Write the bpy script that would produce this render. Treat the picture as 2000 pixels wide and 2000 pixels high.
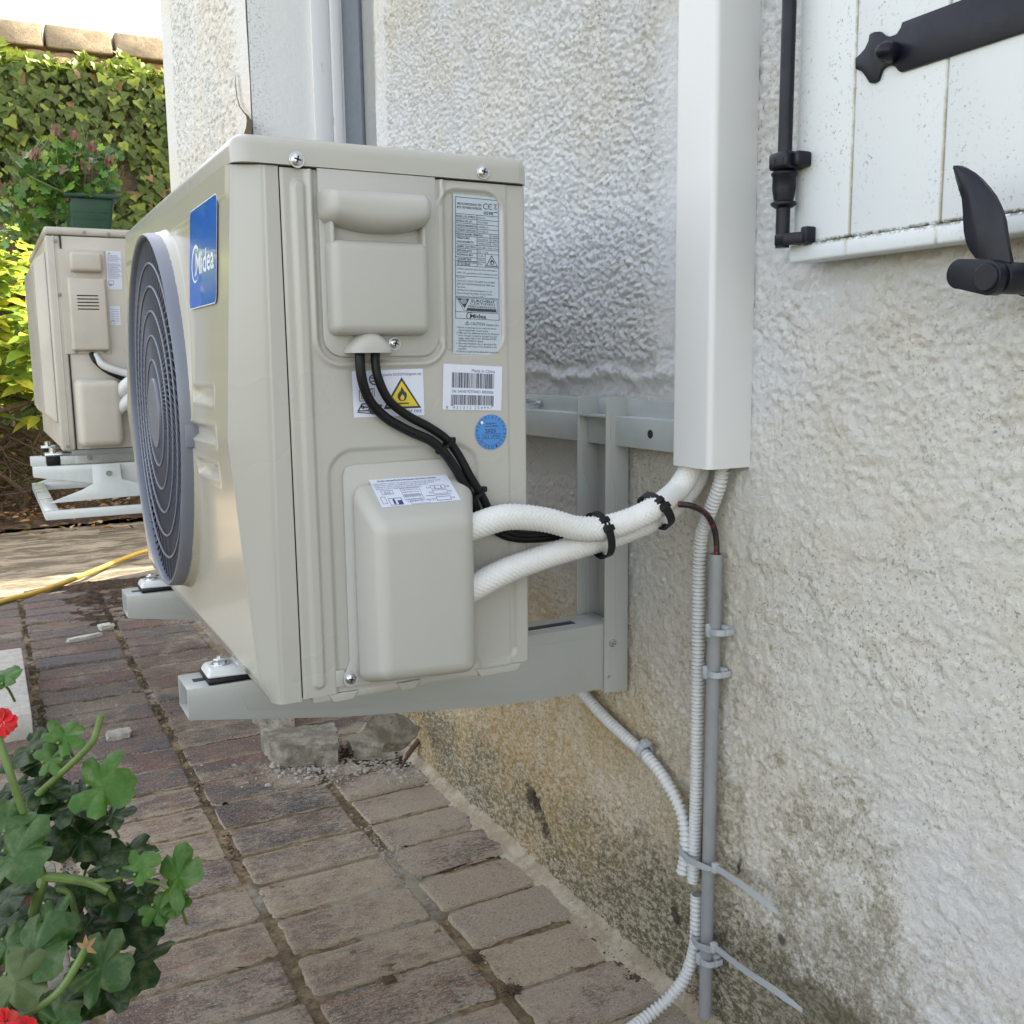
import bpy, bmesh, math, random
import numpy as np
from mathutils import Vector, Matrix, noise as mnoise
for o in list(bpy.data.objects): bpy.data.objects.remove(o)
S = bpy.context.scene; COL = S.collection
PI = math.pi
# ---------------------------------------------------------------- camera
F, YAW, PITCH, ROLL = 1945.4, .4861, .1508, -.0124
CAM = Vector((-.2311, -.9793, .3415))
def _axes():
    cy, sy, cp, sp = math.cos(YAW), math.sin(YAW), math.cos(PITCH), math.sin(PITCH)
    f = Vector((sy*cp, cy*cp, -sp)); r = Vector((cy, -sy, 0)); u = r.cross(f)
    c, s = math.cos(ROLL), math.sin(ROLL)
    return r*c+u*s, -r*s+u*c, f
RX, UX, FX = _axes()
cam = bpy.data.objects.new('camera', bpy.data.cameras.new('camera')); COL.objects.link(cam)
cam.matrix_world = Matrix(((RX.x, UX.x, -FX.x, CAM.x), (RX.y, UX.y, -FX.y, CAM.y), (RX.z, UX.z, -FX.z, CAM.z), (0, 0, 0, 1)))
cam.data.sensor_width = 36; cam.data.lens = F/2000*36; cam.data.clip_start = .02; cam.data.clip_end = 500
S.camera = cam; S.render.resolution_x = S.render.resolution_y = 1024
# ---------------------------------------------------------------- light
SUN_EL, SX, SY = math.radians(44), .93, .37
w = bpy.data.worlds.new('World'); S.world = w; w.use_nodes = True
nt = w.node_tree; bg = nt.nodes['Background']
sky = nt.nodes.new('ShaderNodeTexSky'); sky.sky_type = 'NISHITA'; sky.sun_disc = False
sky.sun_elevation = SUN_EL; sky.sun_rotation = math.atan2(SX, SY); sky.air_density = 1.0; sky.dust_density = 2.5
hs = nt.nodes.new('ShaderNodeHueSaturation'); hs.inputs['Saturation'].default_value = .62; nt.links.new(sky.outputs[0], hs.inputs['Color'])
mw = nt.nodes.new('ShaderNodeMix'); mw.data_type = 'RGBA'; mw.blend_type = 'MULTIPLY'; mw.inputs[0].default_value = 1; mw.inputs[7].default_value = (1.10, 1, .885, 1); nt.links.new(hs.outputs[0], mw.inputs[6]); nt.links.new(mw.outputs[2], bg.inputs[0]); bg.inputs[1].default_value = .15
sun = bpy.data.objects.new('sun', bpy.data.lights.new('sun', 'SUN')); COL.objects.link(sun)
sun.data.energy = 4.5; sun.data.angle = math.radians(.5); sun.data.color = (1, .86, .66)
sun.rotation_euler = Vector((SX*math.cos(SUN_EL), SY*math.cos(SUN_EL), math.sin(SUN_EL))).to_track_quat('Z', 'Y').to_euler()
S.view_settings.view_transform = 'Standard'; S.view_settings.look = 'None'; S.view_settings.gamma = 1
S.view_settings.exposure = 2.33
# ---------------------------------------------------------------- helpers
def P(px, py, ax, v):
    """photo pixel (of 2000) met with the real plane x/y/z = v"""
    d = FX + RX*((px-1000)/F) - UX*((py-1000)/F)
    return CAM + d*((v-CAM[ax])/d[ax])
def PD(px, py, dep):
    return CAM + (FX + RX*((px-1000)/F) - UX*((py-1000)/F))*dep
def link(o, parent=None):
    COL.objects.link(o)
    if parent is not None: o.parent = parent
    return o
def tag(o, label=None, cat=None, group=None, kind=None):
    if label: o['label'] = label
    if cat: o['category'] = cat
    if group: o['group'] = group
    if kind: o['kind'] = kind
    return o
def empty(name, label, cat, group=None, loc=(0, 0, 0)):
    o = bpy.data.objects.new(name, None); COL.objects.link(o); o.location = loc; o.empty_display_size = .05
    return tag(o, label, cat, group)
def finish(me, mats, sharp=35):
    for m in mats: me.materials.append(m)
    me.polygons.foreach_set('use_smooth', [True]*len(me.polygons))
    if sharp: me.set_sharp_from_angle(angle=math.radians(sharp))
    me.update()
def put(name, me, parent=None):
    o = bpy.data.objects.new(name, me); link(o, parent)
    if parent is not None: o.matrix_parent_inverse = Matrix.Translation(-Vector(parent.location))
    return o
class MB:
    def __init__(s): s.v = []; s.f = []; s.m = []; s.c = []; s.cc = None
    def add(s, vs, fs, m=0):
        b = len(s.v); s.v += [tuple(v) for v in vs]; s.f += [tuple(b+i for i in f) for f in fs]; s.m += [m]*len(fs)
        if s.cc is not None: s.c += [s.cc]*len(vs)
        return s
    def bmesh(s, bm, m=0):
        bm.verts.index_update(); s.add([v.co[:] for v in bm.verts], [[v.index for v in f.verts] for f in bm.faces], m); bm.free(); return s
    def box(s, a, b, r=0, m=0, seg=2, M=None):
        bm = bmesh.new(); bmesh.ops.create_cube(bm, size=1)
        a, b = Vector(a), Vector(b); c = (a+b)/2; d = b-a
        for v in bm.verts: v.co = Vector((c.x+v.co.x*d.x, c.y+v.co.y*d.y, c.z+v.co.z*d.z))
        if r: bmesh.ops.bevel(bm, geom=bm.edges[:], offset=r, segments=seg, affect='EDGES', profile=.5)
        if M is not None: bmesh.ops.transform(bm, matrix=M, verts=bm.verts)
        return s.bmesh(bm, m)
    def hexa(s, pts, r=0, m=0, seg=3):
        """8 corners: back quad 0-3, front quad 4-7 (same order)"""
        bm = bmesh.new(); V = [bm.verts.new(p) for p in pts]
        for f in ((0, 1, 2, 3), (7, 6, 5, 4), (0, 4, 5, 1), (1, 5, 6, 2), (2, 6, 7, 3), (3, 7, 4, 0)): bm.faces.new([V[i] for i in f])
        bmesh.ops.recalc_face_normals(bm, faces=bm.faces)
        if r: bmesh.ops.bevel(bm, geom=bm.edges[:], offset=r, segments=seg, affect='EDGES', profile=.5)
        return s.bmesh(bm, m)
    def prism(s, poly, fn, d0, d1, r=0, m=0, seg=2):
        """poly in 2D; fn(u,v,d)->3D, extruded from d0 to d1"""
        bm = bmesh.new()
        A = [bm.verts.new(fn(u, v, d0)) for u, v in poly]; B = [bm.verts.new(fn(u, v, d1)) for u, v in poly]
        n = len(poly); bm.faces.new(A); bm.faces.new(B[::-1])
        for i in range(n): bm.faces.new((A[i], B[i], B[(i+1) % n], A[(i+1) % n]))
        bmesh.ops.recalc_face_normals(bm, faces=bm.faces)
        if r: bmesh.ops.bevel(bm, geom=bm.edges[:], offset=r, segments=seg, affect='EDGES', profile=.5, clamp_overlap=True)
        return s.bmesh(bm, m)
    def tube(s, pts, rad, n=12, m=0, caps=True, hollow=False):
        """pts dense; rad a number, list or fn(i, j, s)->r"""
        pts = [Vector(p) for p in pts]; N = len(pts); T = []
        for i in range(N): T.append((pts[min(i+1, N-1)]-pts[max(i-1, 0)]).normalized())
        up = Vector((0, 0, 1)) if abs(T[0].z) < .9 else Vector((1, 0, 0))
        nr = (up-T[0]*up.dot(T[0])).normalized(); V = []; L = 0
        for i in range(N):
            if i:
                L += (pts[i]-pts[i-1]).length
                nr = (nr-T[i]*nr.dot(T[i])).normalized()
            bn = T[i].cross(nr)
            for j in range(n):
                a = 2*PI*j/n
                r = rad(i, j, L) if callable(rad) else (rad[i] if isinstance(rad, (list, tuple)) else rad)
                V.append(pts[i]+(nr*math.cos(a)+bn*math.sin(a))*r)
        Fs = [(i*n+j, i*n+(j+1) % n, (i+1)*n+(j+1) % n, (i+1)*n+j) for i in range(N-1) for j in range(n)]
        if caps: Fs += [tuple(range(n))[::-1], tuple((N-1)*n+j for j in range(n))]
        return s.add(V, Fs, m)
    def cyl(s, a, b, r, n=24, m=0, bev=0):
        a, b = Vector(a), Vector(b); d = (b-a).normalized(); L = (b-a).length
        if bev: return s.tube([a, a+d*1e-5, a+d*bev*.3, a+d*bev, b-d*bev, b-d*bev*.3, b-d*1e-5, b], [r-bev, r-bev, r-bev*.3, r, r, r-bev*.3, r-bev, r-bev], n, m)
        return s.tube([a, b], r, n, m)
    def build(s, name, mats, parent=None, sharp=35):
        me = bpy.data.meshes.new(name); me.from_pydata(s.v, [], s.f)
        if not isinstance(mats, (list, tuple)): mats = [mats]
        me.polygons.foreach_set('material_index', s.m)
        if s.c:
            ca = me.color_attributes.new('tint', 'FLOAT_COLOR', 'POINT'); ca.data.foreach_set('color', np.array([(*c[:3], 1) for c in s.c], dtype=np.float32).ravel())
        finish(me, mats, sharp); return put(name, me, parent)
def spline(pts, n=12):
    pts = [Vector(p) for p in pts]; q = [pts[0]*2-pts[1]]+pts+[pts[-1]*2-pts[-2]]; out = []
    for i in range(1, len(q)-2):
        for k in range(n):
            t = k/n; a, b, c, d = q[i-1:i+3]
            out.append(.5*((2*b)+(c-a)*t+(2*a-5*b+4*c-d)*t*t+(3*b-a-3*c+d)*t**3))
    return out+[pts[-1]]
def resample(pts, step):
    out = [pts[0]]; acc = 0
    L = [0]
    for i in range(1, len(pts)): L.append(L[-1]+(pts[i]-pts[i-1]).length)
    n = max(2, int(L[-1]/step)); j = 0; out = []
    for k in range(n+1):
        s_ = L[-1]*k/n
        while j < len(L)-2 and L[j+1] < s_: j += 1
        t = (s_-L[j])/max(1e-9, L[j+1]-L[j]); out.append(pts[j].lerp(pts[j+1], min(1, t)))
    return out
# numpy noises
def _hash(ix, iy, s=0):
    h = (ix.astype(np.int64)*374761393+iy.astype(np.int64)*668265263+s*1442695041) & 0xffffffff
    h = ((h ^ (h >> 13))*1274126177) & 0xffffffff
    return ((h ^ (h >> 16)) & 0xffff)/65535.
def vnoise(x, y, s=0):
    ix, iy = np.floor(x), np.floor(y); fx, fy = x-ix, y-iy
    fx = fx*fx*(3-2*fx); fy = fy*fy*(3-2*fy)
    a, b, c, d = _hash(ix, iy, s), _hash(ix+1, iy, s), _hash(ix, iy+1, s), _hash(ix+1, iy+1, s)
    return a+(b-a)*fx+(c-a)*fy+(a-b-c+d)*fx*fy
def fbm(x, y, s=0, o=4, g=.5):
    t = 0; a = 1; n = 0
    for k in range(o): t = t+a*vnoise(x*2**k+17.3*k, y*2**k+5.1*k, s+k); n += a; a *= g
    return t/n
def worley(x, y, s=0):
    ix, iy = np.floor(x), np.floor(y); best = np.full(x.shape, 9.)
    for dx in (-1, 0, 1):
        for dy in (-1, 0, 1):
            cx, cy = ix+dx, iy+dy
            px = cx+_hash(cx, cy, s); py = cy+_hash(cx, cy, s+7)
            best = np.minimum(best, (px-x)**2+(py-y)**2)
    return np.sqrt(best)
def sstep(a, b, x):
    t = np.clip((x-a)/(b-a), 0, 1); return t*t*(3-2*t)
def gridmesh(name, us, vs, fn, mats, parent=None, mask=None, sharp=0, flip=False):
    U, V = np.meshgrid(us, vs, indexing='ij'); co = np.stack(fn(U, V), -1).reshape(-1, 3).astype(np.float32)
    nu, nv = len(us), len(vs); idx = np.arange(nu*nv).reshape(nu, nv)
    q = np.stack([idx[:-1, :-1], idx[1:, :-1], idx[1:, 1:], idx[:-1, 1:]], -1)
    if flip: q = q[..., ::-1]
    if mask is not None: q = q[mask((U[:-1, :-1]+U[1:, 1:])/2, (V[:-1, :-1]+V[1:, 1:])/2)]
    q = q.reshape(-1, 4); n = len(q)
    me = bpy.data.meshes.new(name); me.vertices.add(len(co)); me.vertices.foreach_set('co', co.ravel())
    me.loops.add(4*n); me.loops.foreach_set('vertex_index', q.ravel().astype(np.int32))
    me.polygons.add(n); me.polygons.foreach_set('loop_start', np.arange(n, dtype=np.int32)*4)
    me.update(calc_edges=True); me.validate()
    finish(me, mats if isinstance(mats, (list, tuple)) else [mats], sharp); return put(name, me, parent)
# ---------------------------------------------------------------- materials
class NT:
    """small node-graph writer"""
    def __init__(s, name):
        s.mat = bpy.data.materials.new(name); s.mat.use_nodes = True; s.t = s.mat.node_tree; s.b = s.t.nodes['Principled BSDF']
        s.co = s.t.nodes.new('ShaderNodeTexCoord').outputs['Object']
    def n(s, typ, ins=None, **kw):
        d = s.t.nodes.new(typ)
        for k, v in kw.items(): setattr(d, k, v)
        for k, v in (ins or {}).items(): s.put(d.inputs[k], v)
        return d
    def put(s, sock, v):
        if isinstance(v, bpy.types.NodeSocket): s.t.links.new(v, sock)
        else:
            if hasattr(sock.default_value, '__len__') and len(sock.default_value) == 4 and hasattr(v, '__len__') and len(v) == 3: v = (*v, 1)
            sock.default_value = v
    def noise(s, scale, detail=4, rough=.55, co=None, dist=0, stretch=None):
        c = co or s.co
        if stretch: c = s.n('ShaderNodeMapping', {0: c, 'Scale': stretch}).outputs[0]
        return s.n('ShaderNodeTexNoise', {'Vector': c, 'Scale': scale, 'Detail': detail, 'Roughness': rough, 'Distortion': dist}).outputs[0]
    def ramp(s, fac, a, b, v0=0., v1=1.):
        return s.n('ShaderNodeMapRange', {0: fac, 1: a, 2: b, 3: v0, 4: v1}, interpolation_type='SMOOTHSTEP').outputs[0]
    def mix(s, fac, a, b, mode='MIX'):
        d = s.n('ShaderNodeMix', data_type='RGBA', blend_type=mode); s.put(d.inputs[0], fac); s.put(d.inputs[6], a); s.put(d.inputs[7], b); return d.outputs[2]
    def math(s, op, a, b=0.):
        d = s.n('ShaderNodeMath', operation=op); s.put(d.inputs[0], a); s.put(d.inputs[1], b); return d.outputs[0]
    def sep(s, v=None): return s.n('ShaderNodeSeparateXYZ', {0: v or s.co}).outputs
    def attr(s, name='tint'): return s.n('ShaderNodeVertexColor', layer_name=name).outputs[0]
    def bump(s, h, dist=.001, st=1.):
        d = s.n('ShaderNodeBump', {'Height': h, 'Distance': dist, 'Strength': st})
        if s.b.inputs['Normal'].is_linked: s.put(d.inputs['Normal'], s.b.inputs['Normal'].links[0].from_socket)
        s.put(s.b.inputs['Normal'], d.outputs[0]); return s
    def done(s, col=None, rough=.5, metal=0., **kw):
        if col is not None: s.put(s.b.inputs['Base Color'], col)
        s.put(s.b.inputs['Roughness'], rough); s.put(s.b.inputs['Metallic'], metal)
        for k, v in kw.items(): s.put(s.b.inputs[k], v)
        return s.mat
def plain(name, col, rough=.5, metal=0., grime=.12, gs=30, bump=0, bs=400, bd=.0003, rv=.05, **kw):
    g = NT(name); f = g.noise(gs, 5, .6)
    c = g.mix(g.ramp(f, .35, .75), col, tuple(x*(1-grime) for x in col))
    r = g.ramp(g.noise(gs*1.7, 3), .3, .7, max(0, rough-rv), min(1, rough+rv))
    if bump: g.bump(g.noise(bs, 3), bd, bump)
    return g.done(c, r, metal, **kw)
M = {}
M['casing'] = plain('casing_paint', (.43, .42, .38), .28, 0, .008, 3, .12, 900, .0002, rv=.012, **{'Coat Weight': .35, 'Coat Roughness': .12})
M['front'] = plain('front_gloss_paint', (.46, .44, .365), .26, 0, .01, 3, .03, 60, .0003, rv=.012, **{'Coat Weight': .35, 'Coat Roughness': .10})
M['cover'] = plain('cover_plastic', (.435, .43, .395), .5, 0, .015, 4, .25, 1500, .0001)
M['oldcase'] = plain('aged_casing_paint', (.54, .505, .44), .45, 0, .1, 12)
M['oldcover'] = plain('aged_cover_plastic', (.55, .51, .44), .5, 0, .12, 9)
M['grille'] = plain('fan_grille_plastic', (.105, .12, .165), .38, 0, .06, 20)
M['rim'] = plain('fan_rim_plastic', (.185, .20, .245), .35, 0, .05, 20)
M['dark'] = plain('dark_interior', (.02, .02, .022), .6)
M['blackp'] = plain('black_plastic', (.008, .009, .011), .33, 0, .2, 60, .2, 300, .0002, **{'Specular IOR Level': .3})
M['rubber'] = plain('black_rubber', (.006, .006, .007), .45, **{'Specular IOR Level': .28})
M['seam'] = plain('seam_shadow_gap', (.03, .03, .03), .8)
M['steel'] = plain('zinc_steel', (.62, .64, .66), .28, 1., .15, 200)
M['galv'] = plain('bracket_paint', (.42, .435, .415), .3, 0, .02, 5, .08, 500, .0002, rv=.015, **{'Coat Weight': .3, 'Coat Roughness': .15})
M['rail'] = plain('galvanised_rail', (.52, .56, .56), .38, .25, .1, 14)
M['footw'] = plain('white_steel', (.66, .69, .68), .3, 0, .06, 12, **{'Coat Weight': .4})
M['whitep'] = plain('white_pvc', (.655, .66, .65), .38, 0, .015, 2)
M['lgrey'] = plain('light_grey_conduit', (.60, .61, .60), .4, 0, .07, 40)
M['clip'] = plain('grey_clip_plastic', (.40, .43, .45), .45, 0, .06, 60)
M['gpipe'] = plain('grey_pvc_pipe', (.27, .28, .285), .42, 0, .12, 25)
M['shutter'] = None
M['iron'] = plain('black_painted_iron', (.0055, .007, .014), .38, 0, .3, 35, .3, 150, .0004, **{'Specular IOR Level': .30})
M['paper'] = plain('label_film', (.46, .52, .58), .35, 0, .03, 20)
M['wpaper'] = plain('white_sticker', (.66, .69, .80), .4, 0, .02, 20)
M['ink'] = plain('label_ink', (.03, .035, .05), .5)
M['ink2'] = plain('navy_ink', (.04, .06, .16), .5)
M['yellow'] = plain('warning_yellow', (.70, .55, .03), .45)
M['bluest'] = plain('inspection_blue', (.07, .25, .60), .4)
M['white'] = plain('logo_white', (.8, .85, .9), .3)
M['hose'] = plain('yellow_hose', (.50, .34, .035), .4, 0, .25, 15)
g = NT('logo_blue'); f = g.ramp(g.noise(18, 4, .6), .5, .7)
z = g.sep()[2]; f2 = g.math('MULTIPLY', f, g.ramp(z, .44, .41))
M['logo'] = g.done(g.mix(f2, (.004, .13, .58), (.03, .36, .68)), .16, **{'Coat Weight': .3})
# insulated hose skin
g = NT('white_insulation'); tape = g.ramp(g.noise(9, 3), .56, .68)
M['insul'] = g.done(g.mix(tape, (.72, .72, .70), (.74, .71, .58)), .6)
# house render (walls)
def wall_mat(name, base, warm, stain=1., speck=1., bs=1., spots=()):
    g = NT(name); x, y, z = g.sep()
    c = g.mix(g.ramp(g.noise(2.2, 4), .38, .62), base, warm)
    # cream cast patches of old paint
    c = g.mix(g.math('MULTIPLY', g.ramp(g.noise(3.1, 5, .6), .50, .70), .5), c, (.72, .65, .50))
    hz = g.ramp(z, .32, -.50); far = g.ramp(y, -.22, .30); n1 = g.noise(6, 7, .7, dist=.6); fine = g.noise(170, 4, .75); mid = g.noise(45, 6, .75)
    grain = g.math('ADD', g.math('MULTIPLY', fine, .5), g.math('MULTIPLY', mid, .5))
    lo = g.ramp(z, .12, -.25)
    c = g.mix(g.math('MULTIPLY', g.math('MULTIPLY', lo, far), .62*stain), c, (.68, .57, .39))
    # olive / ochre damp film broken up by the grain of the render
    k = g.math('ADD', g.math('ADD', g.math('MULTIPLY', hz, .50), g.math('MULTIPLY', n1, .9)), g.math('MULTIPLY', grain, 1.5))
    k = g.math('SUBTRACT', k, .2)
    k2 = g.math('ADD', g.math('ADD', k, g.ramp(y, -.44, -.20, -.26, 0)), g.ramp(y, -.1, .25, 0, -.04))
    damp = g.ramp(k2, 1.20, 1.46); damp2 = g.ramp(k2, 1.36, 1.56)
    tint = g.mix(far, (.34, .31, .215), (.47, .35, .17))
    c = g.mix(g.math('MULTIPLY', damp, .72*stain), c, tint)
    c = g.mix(g.math('MULTIPLY', damp2, .5*stain), c, (.14, .115, .055))
    c = g.mix(g.math('MULTIPLY', g.ramp(g.noise(120, 5, .8), .53, .62), g.math('MULTIPLY', hz, .5)), c, (.66, .62, .52))
    c = g.mix(g.math('MULTIPLY', g.math('MULTIPLY', g.ramp(g.noise(3.3, 4, .6, dist=.8), .50, .66), g.math('MULTIPLY', g.ramp(z, .1, -.15), far)), .55), c, (.50, .37, .17))
    c = g.mix(g.math('MULTIPLY', g.math('MULTIPLY', g.ramp(g.noise(2.7, 5, .7), .52, .62), g.ramp(grain, .40, .55)), g.math('MULTIPLY', hz, .7)), c, (.70, .67, .58))
    bb = g.math('ADD', g.math('ADD', g.ramp(z, -.16, -.56), g.math('MULTIPLY', g.noise(8, 6, .75, dist=.5), 1.1)), g.math('ADD', g.math('MULTIPLY', grain, .9), g.ramp(y, -.42, -.16, -.30, 0)))
    c = g.mix(g.ramp(bb, 1.38, 1.66, 0, .88), c, (.125, .115, .06))
    oc = g.math('MULTIPLY', g.math('MULTIPLY', g.ramp(z, .02, -.18), g.ramp(y, .08, .42)), g.ramp(g.math('ADD', g.noise(5, 5, .7), g.math('MULTIPLY', grain, .8)), .76, 1.02))
    c = g.mix(g.math('MULTIPLY', oc, .75), c, (.50, .33, .12))
    gl = g.ramp(g.noise(150, 4, .8, stretch=(1, .6, 1)), .44, .57); lowz = g.math('MULTIPLY', hz, g.ramp(y, -.30, -.02, .25, 1))
    c = g.mix(g.math('MULTIPLY', gl, g.math('MULTIPLY', lowz, .62)), c, (.78, .70, .55))
    gd_ = g.ramp(g.noise(190, 4, .8, stretch=(1, .6, 1)), .53, .63)
    c = g.mix(g.math('MULTIPLY', gd_, g.math('MULTIPLY', lowz, .62)), c, (.17, .125, .06))
    # dark mould specks
    zone = g.ramp(g.noise(4.5, 5, .7), .42, .62); sp = g.ramp(g.noise(230, 3, .7), .56, .64)
    c = g.mix(g.math('MULTIPLY', g.math('MULTIPLY', sp, zone), .65*speck), c, (.15, .13, .09))
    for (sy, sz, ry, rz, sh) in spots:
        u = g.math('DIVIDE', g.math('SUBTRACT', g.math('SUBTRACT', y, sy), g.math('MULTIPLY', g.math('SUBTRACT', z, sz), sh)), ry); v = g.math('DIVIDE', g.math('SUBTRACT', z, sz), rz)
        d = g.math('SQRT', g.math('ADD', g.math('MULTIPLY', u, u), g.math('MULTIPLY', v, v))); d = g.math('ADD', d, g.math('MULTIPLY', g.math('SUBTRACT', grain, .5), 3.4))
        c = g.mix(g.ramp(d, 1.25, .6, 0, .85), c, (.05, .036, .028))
    g.bump(g.noise(330, 5, .8), .0030*bs, 1.); g.bump(g.noise(140, 5, .75), .0036*bs, .7)
    return g.done(c, .85)
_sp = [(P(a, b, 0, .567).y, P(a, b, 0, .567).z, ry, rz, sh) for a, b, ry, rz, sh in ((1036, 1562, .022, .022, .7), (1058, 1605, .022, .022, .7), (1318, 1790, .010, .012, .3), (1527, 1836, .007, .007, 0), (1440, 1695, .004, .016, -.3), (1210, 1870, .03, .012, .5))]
M['wall'] = wall_mat('house_render', (.80, .815, .825), (.82, .80, .735), spots=_sp)
M['wallfar'] = wall_mat('pillar_render', (.74, .75, .75), (.76, .74, .69), 0, 1.)
g = NT('reveal_paint'); x, y, z = g.sep(); g.bump(g.noise(40, 5, .7), .004, .7)
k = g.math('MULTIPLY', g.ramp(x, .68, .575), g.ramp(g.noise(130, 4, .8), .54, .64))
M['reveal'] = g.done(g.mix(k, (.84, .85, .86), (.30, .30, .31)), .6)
g = NT('frame_paint'); M['frame'] = g.done(g.mix(g.ramp(g.noise(60, 3, .7, stretch=(1, 1, .1)), .66, .72), (.85, .87, .90), (.3, .28, .24)), .4)
M['cream'] = plain('sealant', (.66, .56, .38), .5); M['dgrey'] = plain('door_rebate', (.16, .18, .21), .5); M['doorg'] = plain('door_grey', (.34, .35, .34), .5)
g = NT('pillar_roughcast'); x, y, z = g.sep(); n = g.noise(70, 3, .8, stretch=(1, .33, 1)); strip = g.math('MULTIPLY', g.ramp(y, 2.30, 2.38), g.ramp(y, 3.46, 3.38))
c = g.mix(g.math('MULTIPLY', g.ramp(n, .50, .60), g.math('MULTIPLY', strip, .75)), g.mix(g.ramp(g.noise(3, 4), .4, .6), (.72, .73, .72), (.74, .71, .65)), (.36, .35, .34))
c = g.mix(g.math('MULTIPLY', g.ramp(g.noise(26, 5, .85, stretch=(1, .5, .6)), .66, .72), .7), c, (.22, .22, .21)); g.bump(n, .006, .8); M['pillar'] = g.done(c, .85)
# shutter paint with dirt
g = NT('shutter_paint'); x, y, z = g.sep()
sp = g.math('MULTIPLY', g.ramp(g.noise(260, 4, .7), .58, .66), g.ramp(g.noise(14, 4, .7, stretch=(1, 1, .35)), .45, .68))
c = g.mix(g.math('MULTIPLY', sp, .75), (.66, .695, .71), (.20, .21, .12))
c = g.mix(g.math('MULTIPLY', g.ramp(g.noise(10, 5, .7, stretch=(1, 1, .25)), .5, .75), .3), c, (.45, .44, .30))
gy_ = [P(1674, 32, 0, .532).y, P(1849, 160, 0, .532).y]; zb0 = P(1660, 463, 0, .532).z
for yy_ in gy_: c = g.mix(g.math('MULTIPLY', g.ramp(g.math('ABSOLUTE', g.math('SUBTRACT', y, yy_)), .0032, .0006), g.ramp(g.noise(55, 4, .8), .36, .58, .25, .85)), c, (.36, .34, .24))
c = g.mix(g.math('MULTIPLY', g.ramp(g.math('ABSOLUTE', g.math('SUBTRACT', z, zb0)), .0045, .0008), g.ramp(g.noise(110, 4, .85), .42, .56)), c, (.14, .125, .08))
g.bump(g.noise(120, 3), .0003, .5)
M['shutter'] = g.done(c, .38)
# brick paving
g = NT('paving_brick'); t = g.attr(); st = (1, 4.5, 1); x, y, z = g.sep()
n1 = g.noise(9, 6, .7, stretch=st); n2 = g.noise(85, 7, .85, stretch=(1, 2.4, 1)); n4 = g.noise(14, 5, .7)
c = g.mix(g.math('MULTIPLY', g.ramp(n1, .40, .60), .85), t, (.070, .066, .066))
c = g.mix(g.math('MULTIPLY', g.ramp(n4, .48, .60), .65), c, (.19, .105, .075))
c = g.mix(g.math('MULTIPLY', g.ramp(g.noise(5, 4, .6), .52, .64), .7), c, (.25, .185, .125))
dust = g.math('ADD', g.math('MULTIPLY', n2, 1.2), g.math('MULTIPLY', g.noise(5, 6, .75), 1.0))
nearw = g.math('MULTIPLY', g.ramp(x, .22, .54, 0, .42), g.ramp(g.noise(4, 5, .7), .35, .6, .25, 1))
far_ = g.ramp(g.noise(2.5, 3), .4, .6, 0, .10)
dm = g.ramp(g.math('ADD', g.math('ADD', dust, nearw), g.ramp(y, 1.6, .4, -.10, .06)), 1.06, 1.30, 0, .85)
c = g.mix(dm, c, (.43, .365, .275))
edge = g.ramp(g.math('ADD', z, g.math('MULTIPLY', n2, .004)), -.5438, -.5475, 0, .85); c = g.mix(edge, c, g.mix(g.ramp(y, 1.0, 1.8), (.46, .37, .25), (.20, .16, .11)))
c = g.mix(g.ramp(g.noise(260, 3, .85, stretch=(1, 1.8, 1)), .57, .63, 0, .75), c, (.60, .57, .52))
c = g.mix(g.ramp(g.noise(330, 2, .8), .60, .66, 0, .8), c, (.045, .038, .034))
c = g.mix(g.ramp(g.noise(33, 4, .85), .62, .70, 0, .6), c, (.07, .065, .07))
g.bump(g.noise(170, 5, .75), .0022, .9); g.bump(n2, .003, .6)
M['brick'] = g.done(c, .78)
g = NT('joint_soil'); n = g.noise(60, 6, .75); n_ = g.noise(5, 3); x, y, z = g.sep()
c = g.mix(g.ramp(n, .35, .65), (.19, .125, .065), (.40, .31, .19)); c = g.mix(g.ramp(n_, .52, .62), c, (.46, .41, .33)); c = g.mix(g.math('MULTIPLY', g.ramp(g.noise(6, 5, .8), .44, .56), g.ramp(y, .5, 1.6, .45, .95)), c, (.055, .042, .02))
g.bump(g.noise(120, 6, .8), .006, 1.); M['soil'] = g.done(c, .95)
g = NT('garden_soil'); n = g.noise(30, 6, .8)
c = g.mix(g.ramp(n, .4, .62), (.035, .024, .016), (.16, .09, .045)); g.bump(g.noise(40, 6, .8), .03, 1.); M['gsoil'] = g.done(c, .95)
g = NT('stone_setts'); n = g.noise(7, 6, .75, stretch=(.45, 1.6, 1))
c = g.mix(g.ramp(n, .42, .6), (.085, .07, .05), (.27, .235, .175)); c = g.mix(g.ramp(g.noise(50, 4, .8), .55, .7), c, (.10, .075, .045)); g.bump(n, .01, .8); M['sett'] = g.done(c, .85)
g = NT('far_ground'); M['ground'] = g.done(g.mix(g.ramp(g.noise(2, 6, .7), .4, .6), (.14, .11, .07), (.09, .11, .045)), .95)
def conc(name, a, b, bs=.003):
    g = NT(name); c = g.mix(g.ramp(g.noise(25, 6, .75), .4, .62), a, b); c = g.mix(g.ramp(g.noise(190, 3, .7), .62, .68), c, tuple(x*.35 for x in a)); g.bump(g.noise(130, 5, .75), bs, .9); return g.done(c, .9)
M['conc'] = conc('rough_concrete', (.20, .18, .14), (.36, .33, .27)); M['conc2'] = conc('pale_concrete', (.50, .47, .41), (.60, .58, .52), .001)
M['rub'] = conc('rubble', (.34, .31, .26), (.46, .43, .37)); M['twig'] = conc('rusty_wood', (.10, .055, .04), (.20, .11, .08))
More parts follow.
